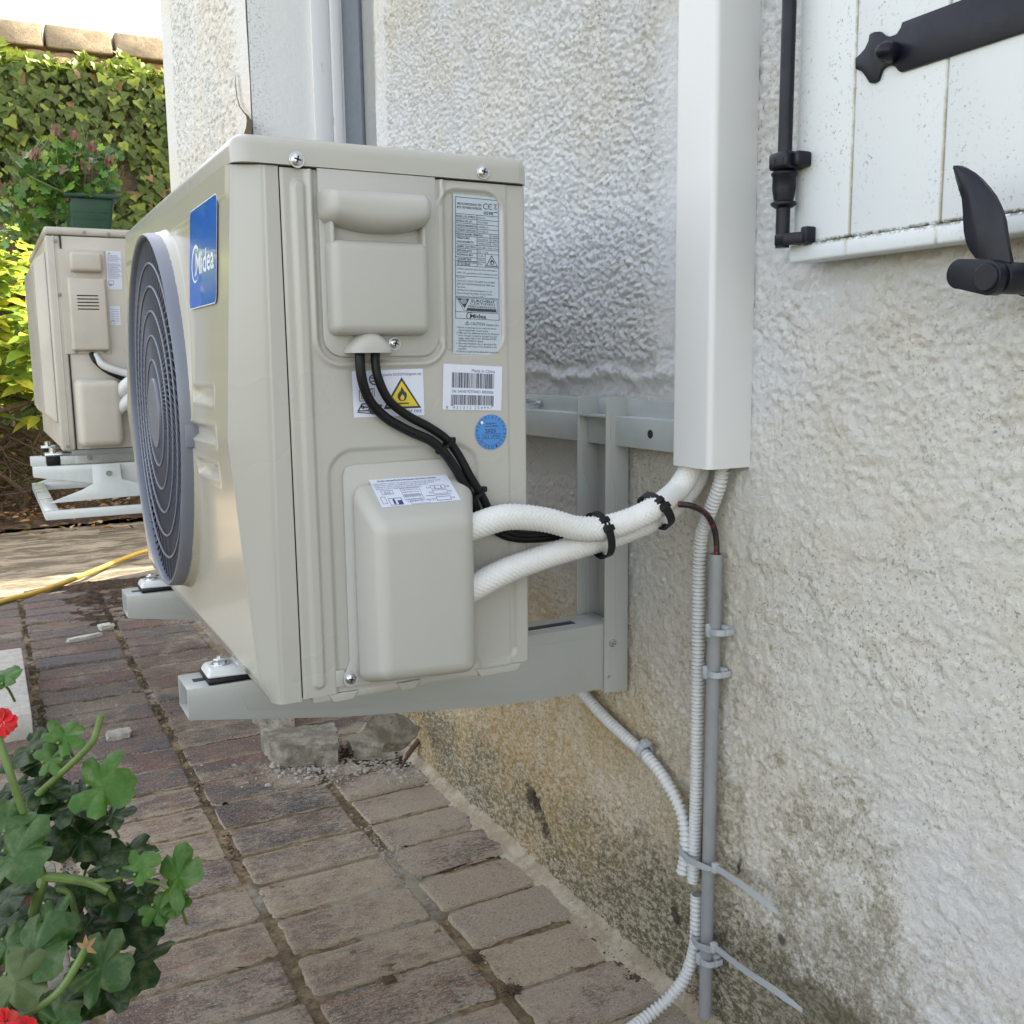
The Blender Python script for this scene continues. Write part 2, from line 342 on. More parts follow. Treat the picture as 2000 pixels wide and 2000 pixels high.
def leafmat(name, trans=.25, rough=.45, veins=0, **kw):
    g = NT(name); t = g.attr(); c = g.mix(g.math('MULTIPLY', g.ramp(g.noise(veins or 60, 4, .7), .42, .66), .35), t, g.mix(.5, t, (.30, .34, .16)))
    g.bump(g.noise(180, 3), .0006, .5)
    m = g.done(c, rough, **{'Specular IOR Level': .3, **kw}); o = g.t.nodes['Material Output']
    tr = g.n('ShaderNodeBsdfTranslucent', {0: c}); mx = g.n('ShaderNodeMixShader', {0: trans, 1: g.b.outputs[0], 2: tr.outputs[0]}); g.t.links.new(mx.outputs[0], o.inputs[0]); return m
M['leaf'] = leafmat('ivy_leaf'); M['gleaf'] = leafmat('geranium_leaf', .14, .36, 70); M['aleaf'] = leafmat('variegated_leaf', .35, .35, 45)
M['petal'] = leafmat('red_petal', .2, .6)
M['stem'] = plain('green_stem', (.13, .20, .05), .5, 0, .3, 60); M['bark'] = plain('brown_bark', (.10, .065, .035), .8, 0, .5, 40, .8, 90, .002)
M['gplast'] = plain('green_planter_plastic', (.028, .085, .05), .45, 0, .3, 12)
g = NT('mossy_stone'); n = g.noise(4, 6, .7); c = g.mix(g.ramp(g.noise(9, 5, .7), .4, .6), (.30, .22, .13), (.38, .27, .16)); c = g.mix(g.ramp(n, .46, .56), c, (.20, .12, .012)); g.bump(g.noise(30, 6, .8), .03, 1.); M['moss'] = g.done(c, .9)
g = NT('coping_stone'); c = g.mix(g.ramp(g.noise(8, 6, .75), .4, .65), (.24, .19, .12), (.36, .29, .19)); c = g.mix(g.ramp(g.noise(50, 3), .62, .7), c, (.12, .10, .08)); g.bump(g.noise(30, 6, .8), .012, 1.); M['coping'] = g.done(c, .9)
g = NT('old_stone_wall'); c = g.mix(g.ramp(g.noise(6, 5), .4, .6), (.42, .33, .22), (.30, .25, .18)); g.bump(g.noise(14, 6, .8), .03, 1.); M['stone'] = g.done(c, .9)

GZ, W = -.545, .567
# ================================================================ SETTING
b = MB(); b.add([(-60, -60, GZ-.06), (60, -60, GZ-.06), (60, 90, GZ-.06), (-60, 90, GZ-.06)], [(0, 1, 2, 3)])
tag(b.build('ground', M['ground'], sharp=0), kind='structure')
def jf(U, V):
    h = fbm(U*35, V*35, 3, 5, .65)*.012-.0115
    return U, V, GZ+h
us = np.concatenate([np.arange(-1.6, -.3, .02), np.arange(-.3, .6, .005)]); vs = np.concatenate([np.arange(-1.6, -.3, .03), np.arange(-.3, 1.6, .005), np.arange(1.6, 3.32, .012)])
tag(gridmesh('paving_bed', us, vs, jf, M['soil']), kind='structure')
rng = np.random.default_rng(5); random.seed(5)
def bricks():
    cols = [-1.63, -1.395, -1.15, -.905, -.66, -.41, -.160, .111, .3595, .60]
    V = []; Q = []; C = []; base = 0
    for ci in range(len(cols)-1):
        x0, x1 = cols[ci], cols[ci+1]; y = -1.55+(0 if ci >= 7 else random.uniform(-.02, .02)); r = -1
        off = [0]*9; y = .291-.1183*16+(0 if ci >= 7 else (.012 if ci == 6 else random.uniform(-.05, .05)))
        while y < 3.22:
            pitch = .1183+random.uniform(-.002, .002)
            gx = random.uniform(.003, .010); gy = random.uniform(.0012, .0048)
            a0, a1, b0, b1 = x0+gx, x1-gx, y+gy, y+pitch-gy
            if ci == 8: a1 = min(a1, .59)
            if ci >= 5 and y > -.4 and y < 1.6: nx, ny = 56, 28
            elif ci >= 5 and y > -.4: nx, ny = 28, 12
            else: nx, ny = 10, 6
            u = np.linspace(-1, 1, nx); v = np.linspace(-1, 1, ny)
            u = np.sign(u)*(1-(1-np.abs(u))**1.5); v = np.sign(v)*(1-(1-np.abs(v))**1.35)
            UU, VV = np.meshgrid(u, v, indexing='ij')
            cx, cy, hx, hy = (a0+a1)/2, (b0+b1)/2, (a1-a0)/2, (b1-b0)/2
            X = UU*hx; Y = VV*hy; rr = random.uniform(.004, .016)
            # rounded corners
            ex = np.maximum(np.abs(X)-(hx-rr), 0); ey = np.maximum(np.abs(Y)-(hy-rr), 0); d = np.hypot(ex, ey)
            k = np.where(d > rr, rr/np.maximum(d, 1e-6), 1)
            X = np.where(d > rr, np.sign(X)*((hx-rr)+ex*k), X); Y = np.where(d > rr, np.sign(Y)*((hy-rr)+ey*k), Y)
            wx, wy = X+cx, Y+cy
            en = (fbm(wx*45, wy*45, 11, 4, .7)-.5)*.012
            X = X*(1+en/hx); Y = Y*(1+(fbm(wx*40+9, wy*40, 12, 4, .7)-.5)*.010/hy)
            de = np.minimum(hx-np.abs(X), hy-np.abs(Y)); de = np.where((ex > 0) & (ey > 0), np.minimum(de, rr-d), de)
            t = sstep(0, .004, np.maximum(de, 0)); tilt = random.uniform(-.008, .008)
            Z = GZ-.011*(1-t)-(1-sstep(0, .02, np.maximum(de, 0)))*.0012+(fbm(wx*30, wy*90, 21, 5, .7)-.5)*.0046+tilt*Y+random.uniform(-.003, .0025)
            ang = random.uniform(-.018, .018)
            V.append(np.stack([cx+X-Y*ang, cy+Y+X*ang, Z], -1).reshape(-1, 3))
            i = np.arange(nx*ny).reshape(nx, ny)+base
            Q.append(np.stack([i[:-1, :-1], i[1:, :-1], i[1:, 1:], i[:-1, 1:]], -1).reshape(-1, 4)); base += nx*ny
            pal = [(.145, .092, .070), (.100, .076, .068), (.25, .140, .088), (.098, .085, .080), (.185, .112, .085), (.160, .078, .060)]
            c = np.array(pal[random.randrange(6)])*random.uniform(.85, 1.2); C.append(np.tile([*c, 1], (nx*ny, 1)))
            y += pitch
    V = np.concatenate(V).astype(np.float32); Q = np.concatenate(Q); C = np.concatenate(C).astype(np.float32)
    me = bpy.data.meshes.new('brick_paving'); me.vertices.add(len(V)); me.vertices.foreach_set('co', V.ravel())
    me.loops.add(4*len(Q)); me.loops.foreach_set('vertex_index', Q.ravel().astype(np.int32))
    me.polygons.add(len(Q)); me.polygons.foreach_set('loop_start', np.arange(len(Q), dtype=np.int32)*4); me.update(calc_edges=True)
    me.color_attributes.new('tint', 'FLOAT_COLOR', 'POINT').data.foreach_set('color', C.ravel())
    finish(me, [M['brick']], 0); return put('brick_paving', me)
tag(bricks(), kind='structure')
# dusty fillet along the house wall
def ff(U, V):
    x = W+.004-U*(.014+.045*fbm(V*14, U*0, 5, 4)); h = (1-U)**1.6*(.013+.008*fbm(V*12, U*2, 6, 3))-U*.004+(fbm(U*6, V*60, 7, 4)-.5)*.004
    return x, V, GZ+h
tag(gridmesh('mortar_fillet', np.linspace(0, 1, 26), np.arange(-1.4, 1.13, .006), ff, conc('dusty_mortar', (.36, .30, .21), (.50, .44, .34), .004)), kind='structure')
# stone border, old setts path, soil bed
def pf(z0, amp, sc): return lambda U, V: (U, V, GZ+z0+(fbm(U*sc, V*sc, 31, 5, .6)-.5)*amp)
tag(gridmesh('stone_path', np.arange(-2.6, 3, .04), np.arange(3.34, 5.1, .03), pf(-.012, .03, 8), M['sett']), kind='structure')
tag(gridmesh('planting_bed', np.arange(-6, 3, .05), np.arange(5.1, 7.6, .05), pf(.01, .08, 5), M['gsoil']), kind='structure')
tag(gridmesh('dirt_strip', np.arange(-.14, .56, .010), np.arange(2.3, 3.5, .010), lambda U, V: (U, V+.0*U, GZ-.016+fbm(U*16, V*16, 8, 5, .65)*.046*sstep(2.3, 3.0, V)*sstep(3.5, 3.35, V)*sstep(-.14, .1, U)), M['gsoil']), kind='structure')
# ---- house
house = empty('house', 'white rendered house wall with rough plaster, door recess and speckled pillar at its far corner', 'house')
Y0D, Y1D, YC = 1.144, 2.215, 3.66
HC = P(1046, 1583, 0, W)
def wf(Y, Z):
    zl = .335+.012*(fbm(Y*14, Y*0, 41, 3)-.5)*2
    rc = sstep(.085, .125, Y+.02*(fbm(Z*20, Y*3, 44, 3)-.5))*sstep(-.012, .012, Z-zl)*(1-sstep(1.045, 1.055, Y))
    peb = worley(Y*125, Z*125, 1); peb2 = worley(Y*210, Z*210, 2)
    hroc = (1-sstep(.05, .75, peb))*.0062*(.5+fbm(Y*70, Z*70, 47, 2))+(1-sstep(0, .8, peb2))*.0030+fbm(Y*30, Z*30, 4, 4)*.004+(fbm(Y*260, Z*260, 48, 3, .7)-.5)*.0030
    # fine sandy render
    fine = (fbm(Y*120, Z*170, 9, 3, .8)-.5)*(.0052+.004*sstep(0, -.2, Z))+(fbm(Y*12, Z*12, 10, 4)-.5)*.004
    # ragged ledge under the roughcast
    ledge = np.exp(-((Z-zl+.016)/.011)**2)*.010*(.2+1.2*fbm(Y*40, Z*40, 15, 4, .7))*sstep(-.02, .1, Y)
    # trowelled lumps, near part
    lm = fbm(Y*26+3*fbm(Y*9, Z*9, 50, 2), Z*26, 16, 4, .55); lump = sstep(.50, .57, lm)*.0034
    up = sstep(.12, .42, Z); p3 = worley(Y*92, Z*92, 6); orange = ((1-sstep(0, .9, p3))*.0036+(1-sstep(.0, .7, worley(Y*150, Z*140, 66)))*.0030)*(.18+.82*up)
    cr = np.abs(fbm(Y*7, Z*7, 33, 4)-.5); crease = -sstep(.012, 0, cr)*.0016
    nearz = lump*(.30+.5*fbm(Y*4, Z*4, 90, 2))+orange*sstep(.45, .65, fbm(Y*5, Z*5, 61, 3)+up*.3)+(fbm(Y*120, Z*165, 18, 2, .9)-.5)*.0034+crease+(fbm(Y*6, Z*6, 19, 3)-.5)*.006
    nw = 1-sstep(-.085, -.065, Y)
    h = nw*nearz+(1-nw)*(rc*(.003+hroc)+(1-rc)*fine+ledge+crease*.7)
    h = h-.0035*np.exp(-((Z-(-.30))**2/.0006+(Y-.175)**2/.0002))*3*0
    # chipped hollow in the lower wall
    hol = sstep(1.15, .75, np.sqrt(((Z-HC.z)/.036)**2+((Y-HC.y-.5*(Z-HC.z))/.022)**2)+.5*(fbm(Y*50, Z*50, 55, 3)-.5)*2)
    h = h-.013*hol-.006*hol*fbm(Y*90, Z*90, 56, 3)
    cf = sstep(1.134, 1.147, Y+.008*(fbm(Z*16, Y*0, 22, 4)-.5)*2)*.010
    return W-h+.002+cf, Y, Z
ys = np.concatenate([np.arange(-4, -.56, .25), np.arange(-.56, 1.1445, .0027), [1.1452]]); zs = np.concatenate([np.arange(GZ-.06, 1.06, .0027), np.arange(1.1, 5.1, .4)])
gridmesh('wall', ys, zs, wf, M['wall'], house, flip=True)
g = NT('chip_dark')
b = MB(); b.add([(W+.004, 1.143, GZ-.06), (W+.4, 1.143, GZ-.06), (W+.4, 1.143, 5), (W+.004, 1.143, 5)], [(0, 1, 2, 3)])
b.build('door_jamb', M['wall'], house)
# house volume behind, blocks sun
b = MB(); b.box((W+.33, -4, GZ-.06), (10, YC, 5)); b.box((W+.01, -4, 5), (10, YC, 5.15)); b.box((W+.02, Y0D-.001, 2.2), (W+.33, Y1D+.001, 5)); b.build('core_wall', M['wallfar'], house)
# far pillar
def pfn(Y, Z):
    e = sstep(Y1D+.11, Y1D+.17, Y)*(1-sstep(YC-.28, YC-.20, Y)); t = (1-sstep(0, .8, worley(Y*32, Z*90, 5)))*.009+fbm(Y*60, Z*180, 6, 2)*.005
    nick = sstep(.045, .02, np.abs(Z-.86+.0*Y)+np.maximum(Y-Y1D, 0)*.6)*.035
    return W-e*(t+.002)+(fbm(Y*5, Z*5, 70, 3)-.5)*.008+.003+nick*fbm(Y*30, Z*30, 4, 3), Y+.010*(fbm(Z*4, Z*0, 77, 4)-.5)*2*(np.abs(Y-YC) < .03), Z
ys = np.concatenate([np.linspace(Y1D-.001, Y1D+.02, 4), np.arange(Y1D+.03, YC-.001, .009), [YC]]); zs = np.concatenate([np.arange(.7, 2.1, .009), np.arange(2.2, 5.1, .4)])
gridmesh('pillar', ys, np.concatenate([np.arange(GZ-.06, .7, .1), zs]), pfn, M['pillar'], house, flip=True)
def strip_(pts, wds, mat, name):
    b = MB(); V = []
    for (px, py), wd in zip(pts, wds): a = P(px-wd, py, 0, W-.010); c = P(px+wd, py, 0, W-.010); V += [a, c]
    b.add(V, [(2*i, 2*i+1, 2*i+3, 2*i+2) for i in range(len(pts)-1)]); b.build(name, mat, house)
strip_([(459, 140), (460, 165), (463, 190), (468, 208), (476, 219), (483, 226)], [.3, .8, .9, 1.1, 1.4, 2.5], M['seam'], 'crack')
strip_([(483, 226), (487, 236), (486, 250), (483, 262), (481, 285)], [2.5, 5, 6, 7, 8], M['bark'], 'broken_plaster')
b = MB(); b.box((W+.012, YC-.02, GZ-.06), (W+.34, YC-.001, 5)); b.build('gable_wall', M['wallfar'], house)
b = MB(); b.box((W+.008, Y1D, GZ-.06), (W+.20, Y1D+.1, 5)); b.build('door_reveal', M['reveal'], house)
x1 = P(615, 250, 1, Y1D).x
fr = MB(); fr.box((W+.2, Y1D-.002, GZ), (W+.212, Y1D+.05, 4.9), .002); fr.build('sealant_bead', M['cream'], house)
fr = MB()
for (p0, p1, dy) in ((613, 645, .012), (645, 650, .004), (650, 668, .016), (668, 677, .010)):
    a = P(p0, 250, 1, Y1D).x; c = P(p1, 250, 1, Y1D).x; fr.box((a+.001, Y1D-dy, GZ), (c-.0005, Y1D+.05, 4.9), .0015)
fr.build('door_frame', M['frame'], house)
dr = MB(); xd = P(680, 250, 1, Y1D).x; dr.box((xd, Y0D+.002, GZ), (xd+.03, Y1D-.02, 2.2), .001); dr.build('door_leaf', M['doorg'], house)
dr = MB(); dr.box((xd-.012, Y1D-.16, GZ), (xd-.0005, Y1D-.004, 2.2), .002); dr.build('door_rebate', M['dgrey'], house)
b = MB(); b.box((W+.02, Y0D+.001, GZ-.05), (xd, Y1D-.001, GZ+.10), .01); g = NT('mossy_step'); c = g.mix(g.ramp(g.noise(14, 6, .8), .42, .58), (.13, .10, .04), (.035, .032, .018)); g.bump(g.noise(60, 5, .8), .01, 1.); b.build('door_step', g.done(c, .95), house)
ob = empty('sunblocker', 'added unseen outbuilding hidden behind the house corner to the right of the path', 'blocker', loc=(3.3, 6, GZ))  # added out of view to shade the path and leave a sun streak
b = MB(); b.box((1.75, 4.66, GZ-.05), (5, 9, GZ+2.4)); b.build('wall', M['wallfar'], ob)  # box body of the added light blocker
b = MB(); b.hexa([(1.70, 4.65, GZ+2.41), (5.1, 4.65, GZ+2.41), (5.1, 9.1, GZ+2.41), (1.65, 9.1, GZ+2.41), (1.70, 4.65, GZ+2.45), (5.1, 4.65, GZ+2.5), (5.1, 9.1, GZ+2.5), (1.65, 9.1, GZ+2.45)], 0); b.build('blocker_top', M['moss'], ob)
# ---- ivy wall
gw = empty('garden_wall', 'old stone garden wall with mossy coping stones in sunlight behind the ivy', 'wall', loc=(0, 7.5, GZ))
b = MB(); b.box((-8, 7.56, GZ-.05), (7, 7.95, 2.6)); b.build('stonework', M['stone'], gw)
def cf_(U, V):
    # stepped mossy tile courses rising to the ridge
    st = np.floor(V*3)/3; z = 2.55+.075*(U*.05)+st*.16+(V-st)*.05; y = 7.44+V*.20
    return U, y+(fbm(U*6, V*6, 3, 4)-.5)*.04, z+(fbm(U*9, V*5, 2, 5, .6)-.5)*.05
gridmesh('tile_courses', np.arange(-8, 7, .02), np.linspace(0, 1, 26), cf_, M['moss'], gw)
x = -8.1; random.seed(3)
while x < 7:
    L = random.uniform(.42, .55)
    if x < .4 < x+L: L = .405-x+.0
    b = MB(); za, zb_ = 2.69+.01*x, 2.885+.012*x; b.hexa([(x+.012, 7.95, za), (x+L-.008, 7.95, za), (x+L-.008, 7.9, zb_), (x+.012, 7.9, zb_), (x+.012, 7.56, za), (x+L-.008, 7.56, za), (x+L-.008, 7.66, zb_), (x+.012, 7.66, zb_)], .022, 0, 3); b.build('coping_stone', M['coping'], gw); x += L
def leafpoly(kind):
    if kind == 'ivy': return [(0, 0), (.42, -.10), (.62, .18), (.40, .42), (.30, .55), (0, 1.0), (-.30, .55), (-.40, .42), (-.62, .18), (-.42, -.10)]
    if kind == 'petal': return [(0, 0), (.18, .3), (.42, .62), (.45, .88), (.22, 1.02), (0, .96), (-.24, 1.03), (-.46, .86), (-.40, .6), (-.16, .3)]
    if kind == 'long': return [(0, 0), (.20, .25), (.27, .5), (.17, .8), (0, 1.08), (-.17, .8), (-.27, .5), (-.20, .25)]
    return [(0, 0), (.22, -.20), (.46, -.22), (.58, -.06), (.46, .10), (.66, .20), (.74, .40), (.58, .52), (.34, .46), (.38, .66), (.26, .84), (.06, .90), (-.02, .84), (-.22, .86), (-.38, .68), (-.33, .48), (-.56, .54), (-.74, .42), (-.68, .20), (-.46, .10), (-.60, -.06), (-.48, -.22), (-.24, -.20)]
def addleaf(mb, p, tip, nrm, size, kind='ivy', curl=.15, col=(.1, .2, .04), m=0, fold=.12):
    tip = tip.normalized(); s = tip.cross(nrm).normalized(); n = s.cross(tip).normalized(); mb.cc = col
    poly = leafpoly(kind); vs = []
    for (u, v) in [(0, .4)]+poly: vs.append(p+s*u*size+tip*v*size+n*size*(abs(u)*fold-curl*v*v))
    k = len(poly); mb.add(vs, [(0, i+1, (i+1) % k+1) for i in range(k)], m)
def rnd(a, b): return random.uniform(a, b)
random.seed(11); b = MB()
for i in range(16500):
    x = rnd(-2.2, 2.0); z = rnd(GZ, 2.50)
    if rnd(0, 1) < .55 and z < .9: continue
    hole = mnoise.noise(Vector((x*1.7, 3, z*1.7)))
    if hole > .30+(.25 if z > 1.3 else 0)-(.12 if .6 < x < 1.3 and .9 < z < 1.3 else 0): continue
    y = 7.45-rnd(0, .16)-max(0, mnoise.noise(Vector((x*2.2, 0, z*2.2))))*.18
    gk = rnd(.6, 1.25)*(.85 if z > 1.6 else 1.1)
    col = (.078*gk, .125*gk, .018*gk)
    if rnd(0, 1) < .14: col = (.22, .28, .04)
    if rnd(0, 1) < .02: col = (.25, .15, .07)
    addleaf(b, Vector((x, y, z)), Vector((rnd(-.7, .7), rnd(-.45, 0), -1)), Vector((rnd(-.5, .5), -1, rnd(.15, .9))), rnd(.030, .090), 'ivy', rnd(0, .35), col)
ivy = b.build('ivy', M['leaf'], sharp=0); tag(ivy, 'dark green ivy covering the whole face of the garden wall', 'ivy')
random.seed(12); b = MB()
for i in range(900):
    x = rnd(-2.2, 2.0); d = mnoise.noise(Vector((x*2.5, 9, 0))); k = rnd(0, 1)
    if k > .35+d: 
        if rnd(0, 1) < .6: continue
    t = rnd(0, .45+max(0, d)*.5)*rnd(0, 1)
    p = Vector((x, 7.36+t*.25, 2.49+t*.30)); gk = rnd(.8, 1.3)
    addleaf(b, p, Vector((rnd(-1, 1), rnd(-.9, .3), rnd(-.8, .9))), Vector((rnd(-.5, .5), -.6, rnd(.3, 1))), rnd(.05, .085), 'ivy', .1, (.16*gk, .22*gk, .025*gk))
for (cx, h) in ((.0, .34), (.02, .30), (.10, .16), (.66, .13), (.92, .20), (.99, .12)):
    for i in range(26):
        t = rnd(0, 1); p = Vector((cx+rnd(-.09, .09)*(1.1-t), 7.42+t*.1, 2.52+t*h))
        addleaf(b, p, Vector((rnd(-1, 1), rnd(-.6, .3), rnd(-.4, 1))), Vector((rnd(-.5, .5), -.6, rnd(.2, 1))), rnd(.05, .08), 'ivy', .1, (.20, .27, .03))
tag(b.build('ivy', M['leaf'], sharp=0), 'bright sunlit yellow green ivy shoots creeping over the mossy wall top', 'ivy')
# ---- variegated shrub at the left
shrub = empty('laurel_shrub', 'yellow green variegated shrub with glossy leaves left of the distant air conditioner', 'shrub', loc=(-.35, 6.0, GZ))
random.seed(21); b = MB(); st = MB()
def PY(px, py, y): return P(px, py, 1, y)
for i in range(26):
    x0 = rnd(-1.6, .12); y0 = rnd(5.6, 6.3); q = [Vector((x0+rnd(-.05, .05)*k, y0+rnd(-.05, .05)*k, GZ+.12*k)) for k in range(7)]
    q = [p+Vector((rnd(-.03, .03), rnd(-.03, .03), 0)) for p in q]; st.tube(spline(q, 4), .014, 6)
for i in range(200):
    x = rnd(-.6, .18); y = rnd(5.5, 6.3); z = GZ+rnd(0, .45); q = [Vector((x, y, z)), Vector((x+rnd(-.2, .2), y, z+rnd(-.1, .2))), Vector((x+rnd(-.3, .3), y+rnd(-.1, .1), z+rnd(-.2, .25)))]; st.tube(spline(q, 4), .004, 4)
st.build('branch', M['bark'], shrub)
for i in range(420):
    x = rnd(-1.9, .22); z = rnd(.05, 1.32); top = 1.30-max(0, x+.1)*1.3-.12*abs(math.sin(x*6))
    if z > top: z = rnd(.1, max(.2, top))
    if x > .10 and z < .2: continue
    c = Vector((x, 5.7+rnd(-.25, .25), z-.06)); base = rnd(0, 6)
    n = random.randint(5, 8); yel = rnd(0, 1)
    for k in range(n):
        a = base+k*2*PI/n; tip = Vector((math.cos(a), math.sin(a)*.8-.35, rnd(-.25, .5))); gk = rnd(.8, 1.15)
        col = (.55*gk, .56*gk, .07*gk) if rnd(0, 1) < .35+.3*yel else (.22*gk, .34*gk, .05*gk)
        addleaf(b, c, tip, Vector((tip.x*-.2, -.35, 1)), rnd(.10, .17), 'long', rnd(.15, .4), col, fold=.2)
b.build('foliage', M['aleaf'], shrub, 0)
# fallen leaves on the bed
random.seed(23); b = MB()
for i in range(1500):
    p = Vector((rnd(-1.2, .9), rnd(4.75, 6.4), GZ+.035+rnd(0, .02))); g_ = rnd(.6, 1.3)
    if p.y < 5.1 and rnd(0, 1) < .6: continue
    if p.y < 5.1: p.z = GZ+.012
    addleaf(b, p, Vector((rnd(-1, 1), rnd(-1, 1), rnd(-.1, .2))), Vector((rnd(-.4, .4), rnd(-.4, .4), 1)), rnd(.03, .06), 'long', .2, random.choice([(.30*g_, .16*g_, .07*g_), (.16*g_, .08*g_, .04*g_), (.42*g_, .32*g_, .2*g_), (.10*g_, .06*g_, .03*g_)]))
tag(b.build('leaf_litter', M['leaf'], sharp=0), 'dry brown fallen leaves scattered over the planting bed and path edge', 'leaves', kind='stuff')
# ================================================================ NEAR AIR CONDITIONER
H, D, WD, SE = .528, .3088, .775, .038
ac = empty('air_conditioner', 'large beige outdoor air conditioner with grey round fan grille and blue logo', 'air conditioner', loc=(.15, .38, 0))
def Q(px, py, y=0.): p = P(px, py, 1, y); return p.x, p.z
def rr(X, Z, x0, x1, z0, z1, r):
    cx, cz = (x0+x1)/2, (z0+z1)/2; dx = np.abs(X-cx)-((x1-x0)/2-r); dz = np.abs(Z-cz)-((z1-z0)/2-r)
    return np.hypot(np.maximum(dx, 0), np.maximum(dz, 0))+np.minimum(np.maximum(dx, dz), 0)-r
def seg(X, Z, a, b):
    ax, az = a; bx, bz = b; t = np.clip(((X-ax)*(bx-ax)+(Z-az)*(bz-az))/((bx-ax)**2+(bz-az)**2), 0, 1)
    return np.hypot(X-ax-t*(bx-ax), Z-az-t*(bz-az))
ex0, ex1, ez0 = .0755, .2005, .3475     # electrical cover plate
def side(X, Z):
    h = .0032*sstep(.0078, .0035, seg(X, Z, (.0565, .510), (.0565, .012)))
    d = rr(X, Z, ex0-.004, ex1+.004, ez0-.0045, .60, .022)
    h = h+.0030*np.exp(-((d-.0035)/.0030)**2)-.0015*sstep(.002, -.001, d)
    d2 = rr(X, Z, .2075, .2745, .352, .516, .018)
    h = h-.0022*sstep(.0045, 0, d2)+.0016*np.exp(-((d2-.005)/.0032)**2)*sstep(.345, .37, Z)
    dA = rr(X, Z, .0775, .2435, -.2, .2515, .026)
    h = h-.0030*sstep(.004, -.002, dA)*sstep(.30, .285, X)
    dS = rr(X, Z, .2455, .2895, .0030, .16, .014)
    h = h-.0030*sstep(.003, -.0015, dS)
    h = h-.0022*sstep(.2795, .2815, X)*sstep(.28, .25, Z)*0-.0012*sstep(.2830, .2850, X)
    h = h-.006*sstep(D-.005, D+.001, X)**2-.0015*sstep(SE+.0035, SE+.0005, X)
    return X, -h, Z
pan = gridmesh('side_panel', np.arange(SE+.0012, D+.0008, .0013), np.concatenate([np.arange(-.003, H, .0013)]), side, M['casing'], ac)
b = MB(); b.box((SE+.002, .0065, -.002), (D, WD-.02, H)); b.build('body_shell', M['casing'], ac)
# dark seam between front panel and side, and over the side panel
b = MB(); b.box((SE-.003, .0025, -.002), (SE+.004, .0068, H+.001)); b.box((.02, .002, H-.0015), (D-.004, .0068, H+.0022)); b.build('seam', M['seam'], ac)
b = MB(); b.box((SE+.012, .004, -.012), (D-.02, WD-.03, -.0022), .003)
for (p0, p1) in ((775, 822), (930, 1020), (640, 700)):
    a = P(p0, 1335, 1, .002).x; c = P(p1, 1320, 1, .002).x; b.hexa([(a, .012, -.004), (c, .012, -.004), (c-.006, .012, -.014), (a+.006, .012, -.014), (a, .0015, -.0035), (c, .0015, -.0035), (c-.006, .0015, -.0135), (a+.006, .0015, -.0135)], .0015)
b.build('base_pan', M['casing'], ac)
# front panel
zk = [-.004, .012, .019, .262, .268, .275, .525, .53]; xk = [.009, .001, -.0025, -.0200, -.0203, -.0200, -.0045, -.0042]
FC = (.406, .279); KY = .905; RS = 1.115   # grille centre, slight ovality, size
def prof(z): return np.interp(z, zk, xk)
def front(Y, Z):
    x = prof(Z); r = np.hypot((Y-FC[0])/KY, Z-FC[1])
    k = sstep(.2335, .2285, r); x = x*(1-k)+np.minimum(x-.001, -.0212)*k
    for (zc, y0, y1) in ((.309, .080, .190), (.268, .070, .205), (.228, .076, .190)):
        d = rr(Y, Z+(Y-.15)*.0, y0, y1, zc-.009, zc+.009, .004); x = x+.0065*sstep(.0012, -.006, d)-.0010*np.exp(-((d-.0015)/.002)**2)
    x = x+.004*sstep(H-.020, H-.026, Z)*0-.0018*sstep(H-.03, H-.024, Z)*sstep(.013, .03, Y)
    x = x+.006*sstep(WD-.012, WD, Y)**2
    x = x+.008*sstep(.10, .0, Z)*0
    return x, Y, Z
ys = np.concatenate([[.012, .0125, .0135], np.arange(.015, .26, .0016), np.arange(.262, WD, .0036), [WD]])
gridmesh('front_panel', ys, np.concatenate([[-.004, -.001], np.arange(.001, H, .0022), [H+.004]]), front, M['front'], ac, mask=lambda Y, Z: np.hypot((Y-FC[0])/KY, Z-FC[1]) > .2225)
# column wrapping to the side
def colm(T, Z):
    x1 = np.interp(Z, [0, .53], [.0165, .0235]); xe = prof(Z); x = np.where(T < 1, x1+(SE-x1)*(1-T), x1+(xe-x1)*(T-1)); y = np.where(T < 1, .0, .012*(T-1)**1.15)
    y = y+.003*sstep(.03, 0, T)**2+.0006*sstep(.12, 0, np.abs(T-1)) ; x = np.where(T > 1.93, x-.0005, x)
    return x, y, Z
gridmesh('corner_column', np.concatenate([np.linspace(0, .1, 6), np.linspace(.15, .85, 6), np.linspace(.9, 1.1, 8), np.linspace(1.15, 1.9, 8), np.linspace(1.92, 2, 5)]), np.concatenate([[-.005, -.0035, -.001], np.arange(.002, H, .004), [H+.0004]]), colm, M['casing'], ac, flip=True)
b = MB(); b.add([(SE, .001, -.005), (.0165, .001, -.005), (.009, .012, -.0048), (.009, WD-.03, .0), (SE, WD-.03, .0)], [(0, 1, 2, 3, 4)]); b.build('underside', M['casing'], ac)
b = MB(); b.box((.004, WD-.006, .0), (D, WD-.0005, H), .003); b.build('far_side_panel', M['casing'], ac)
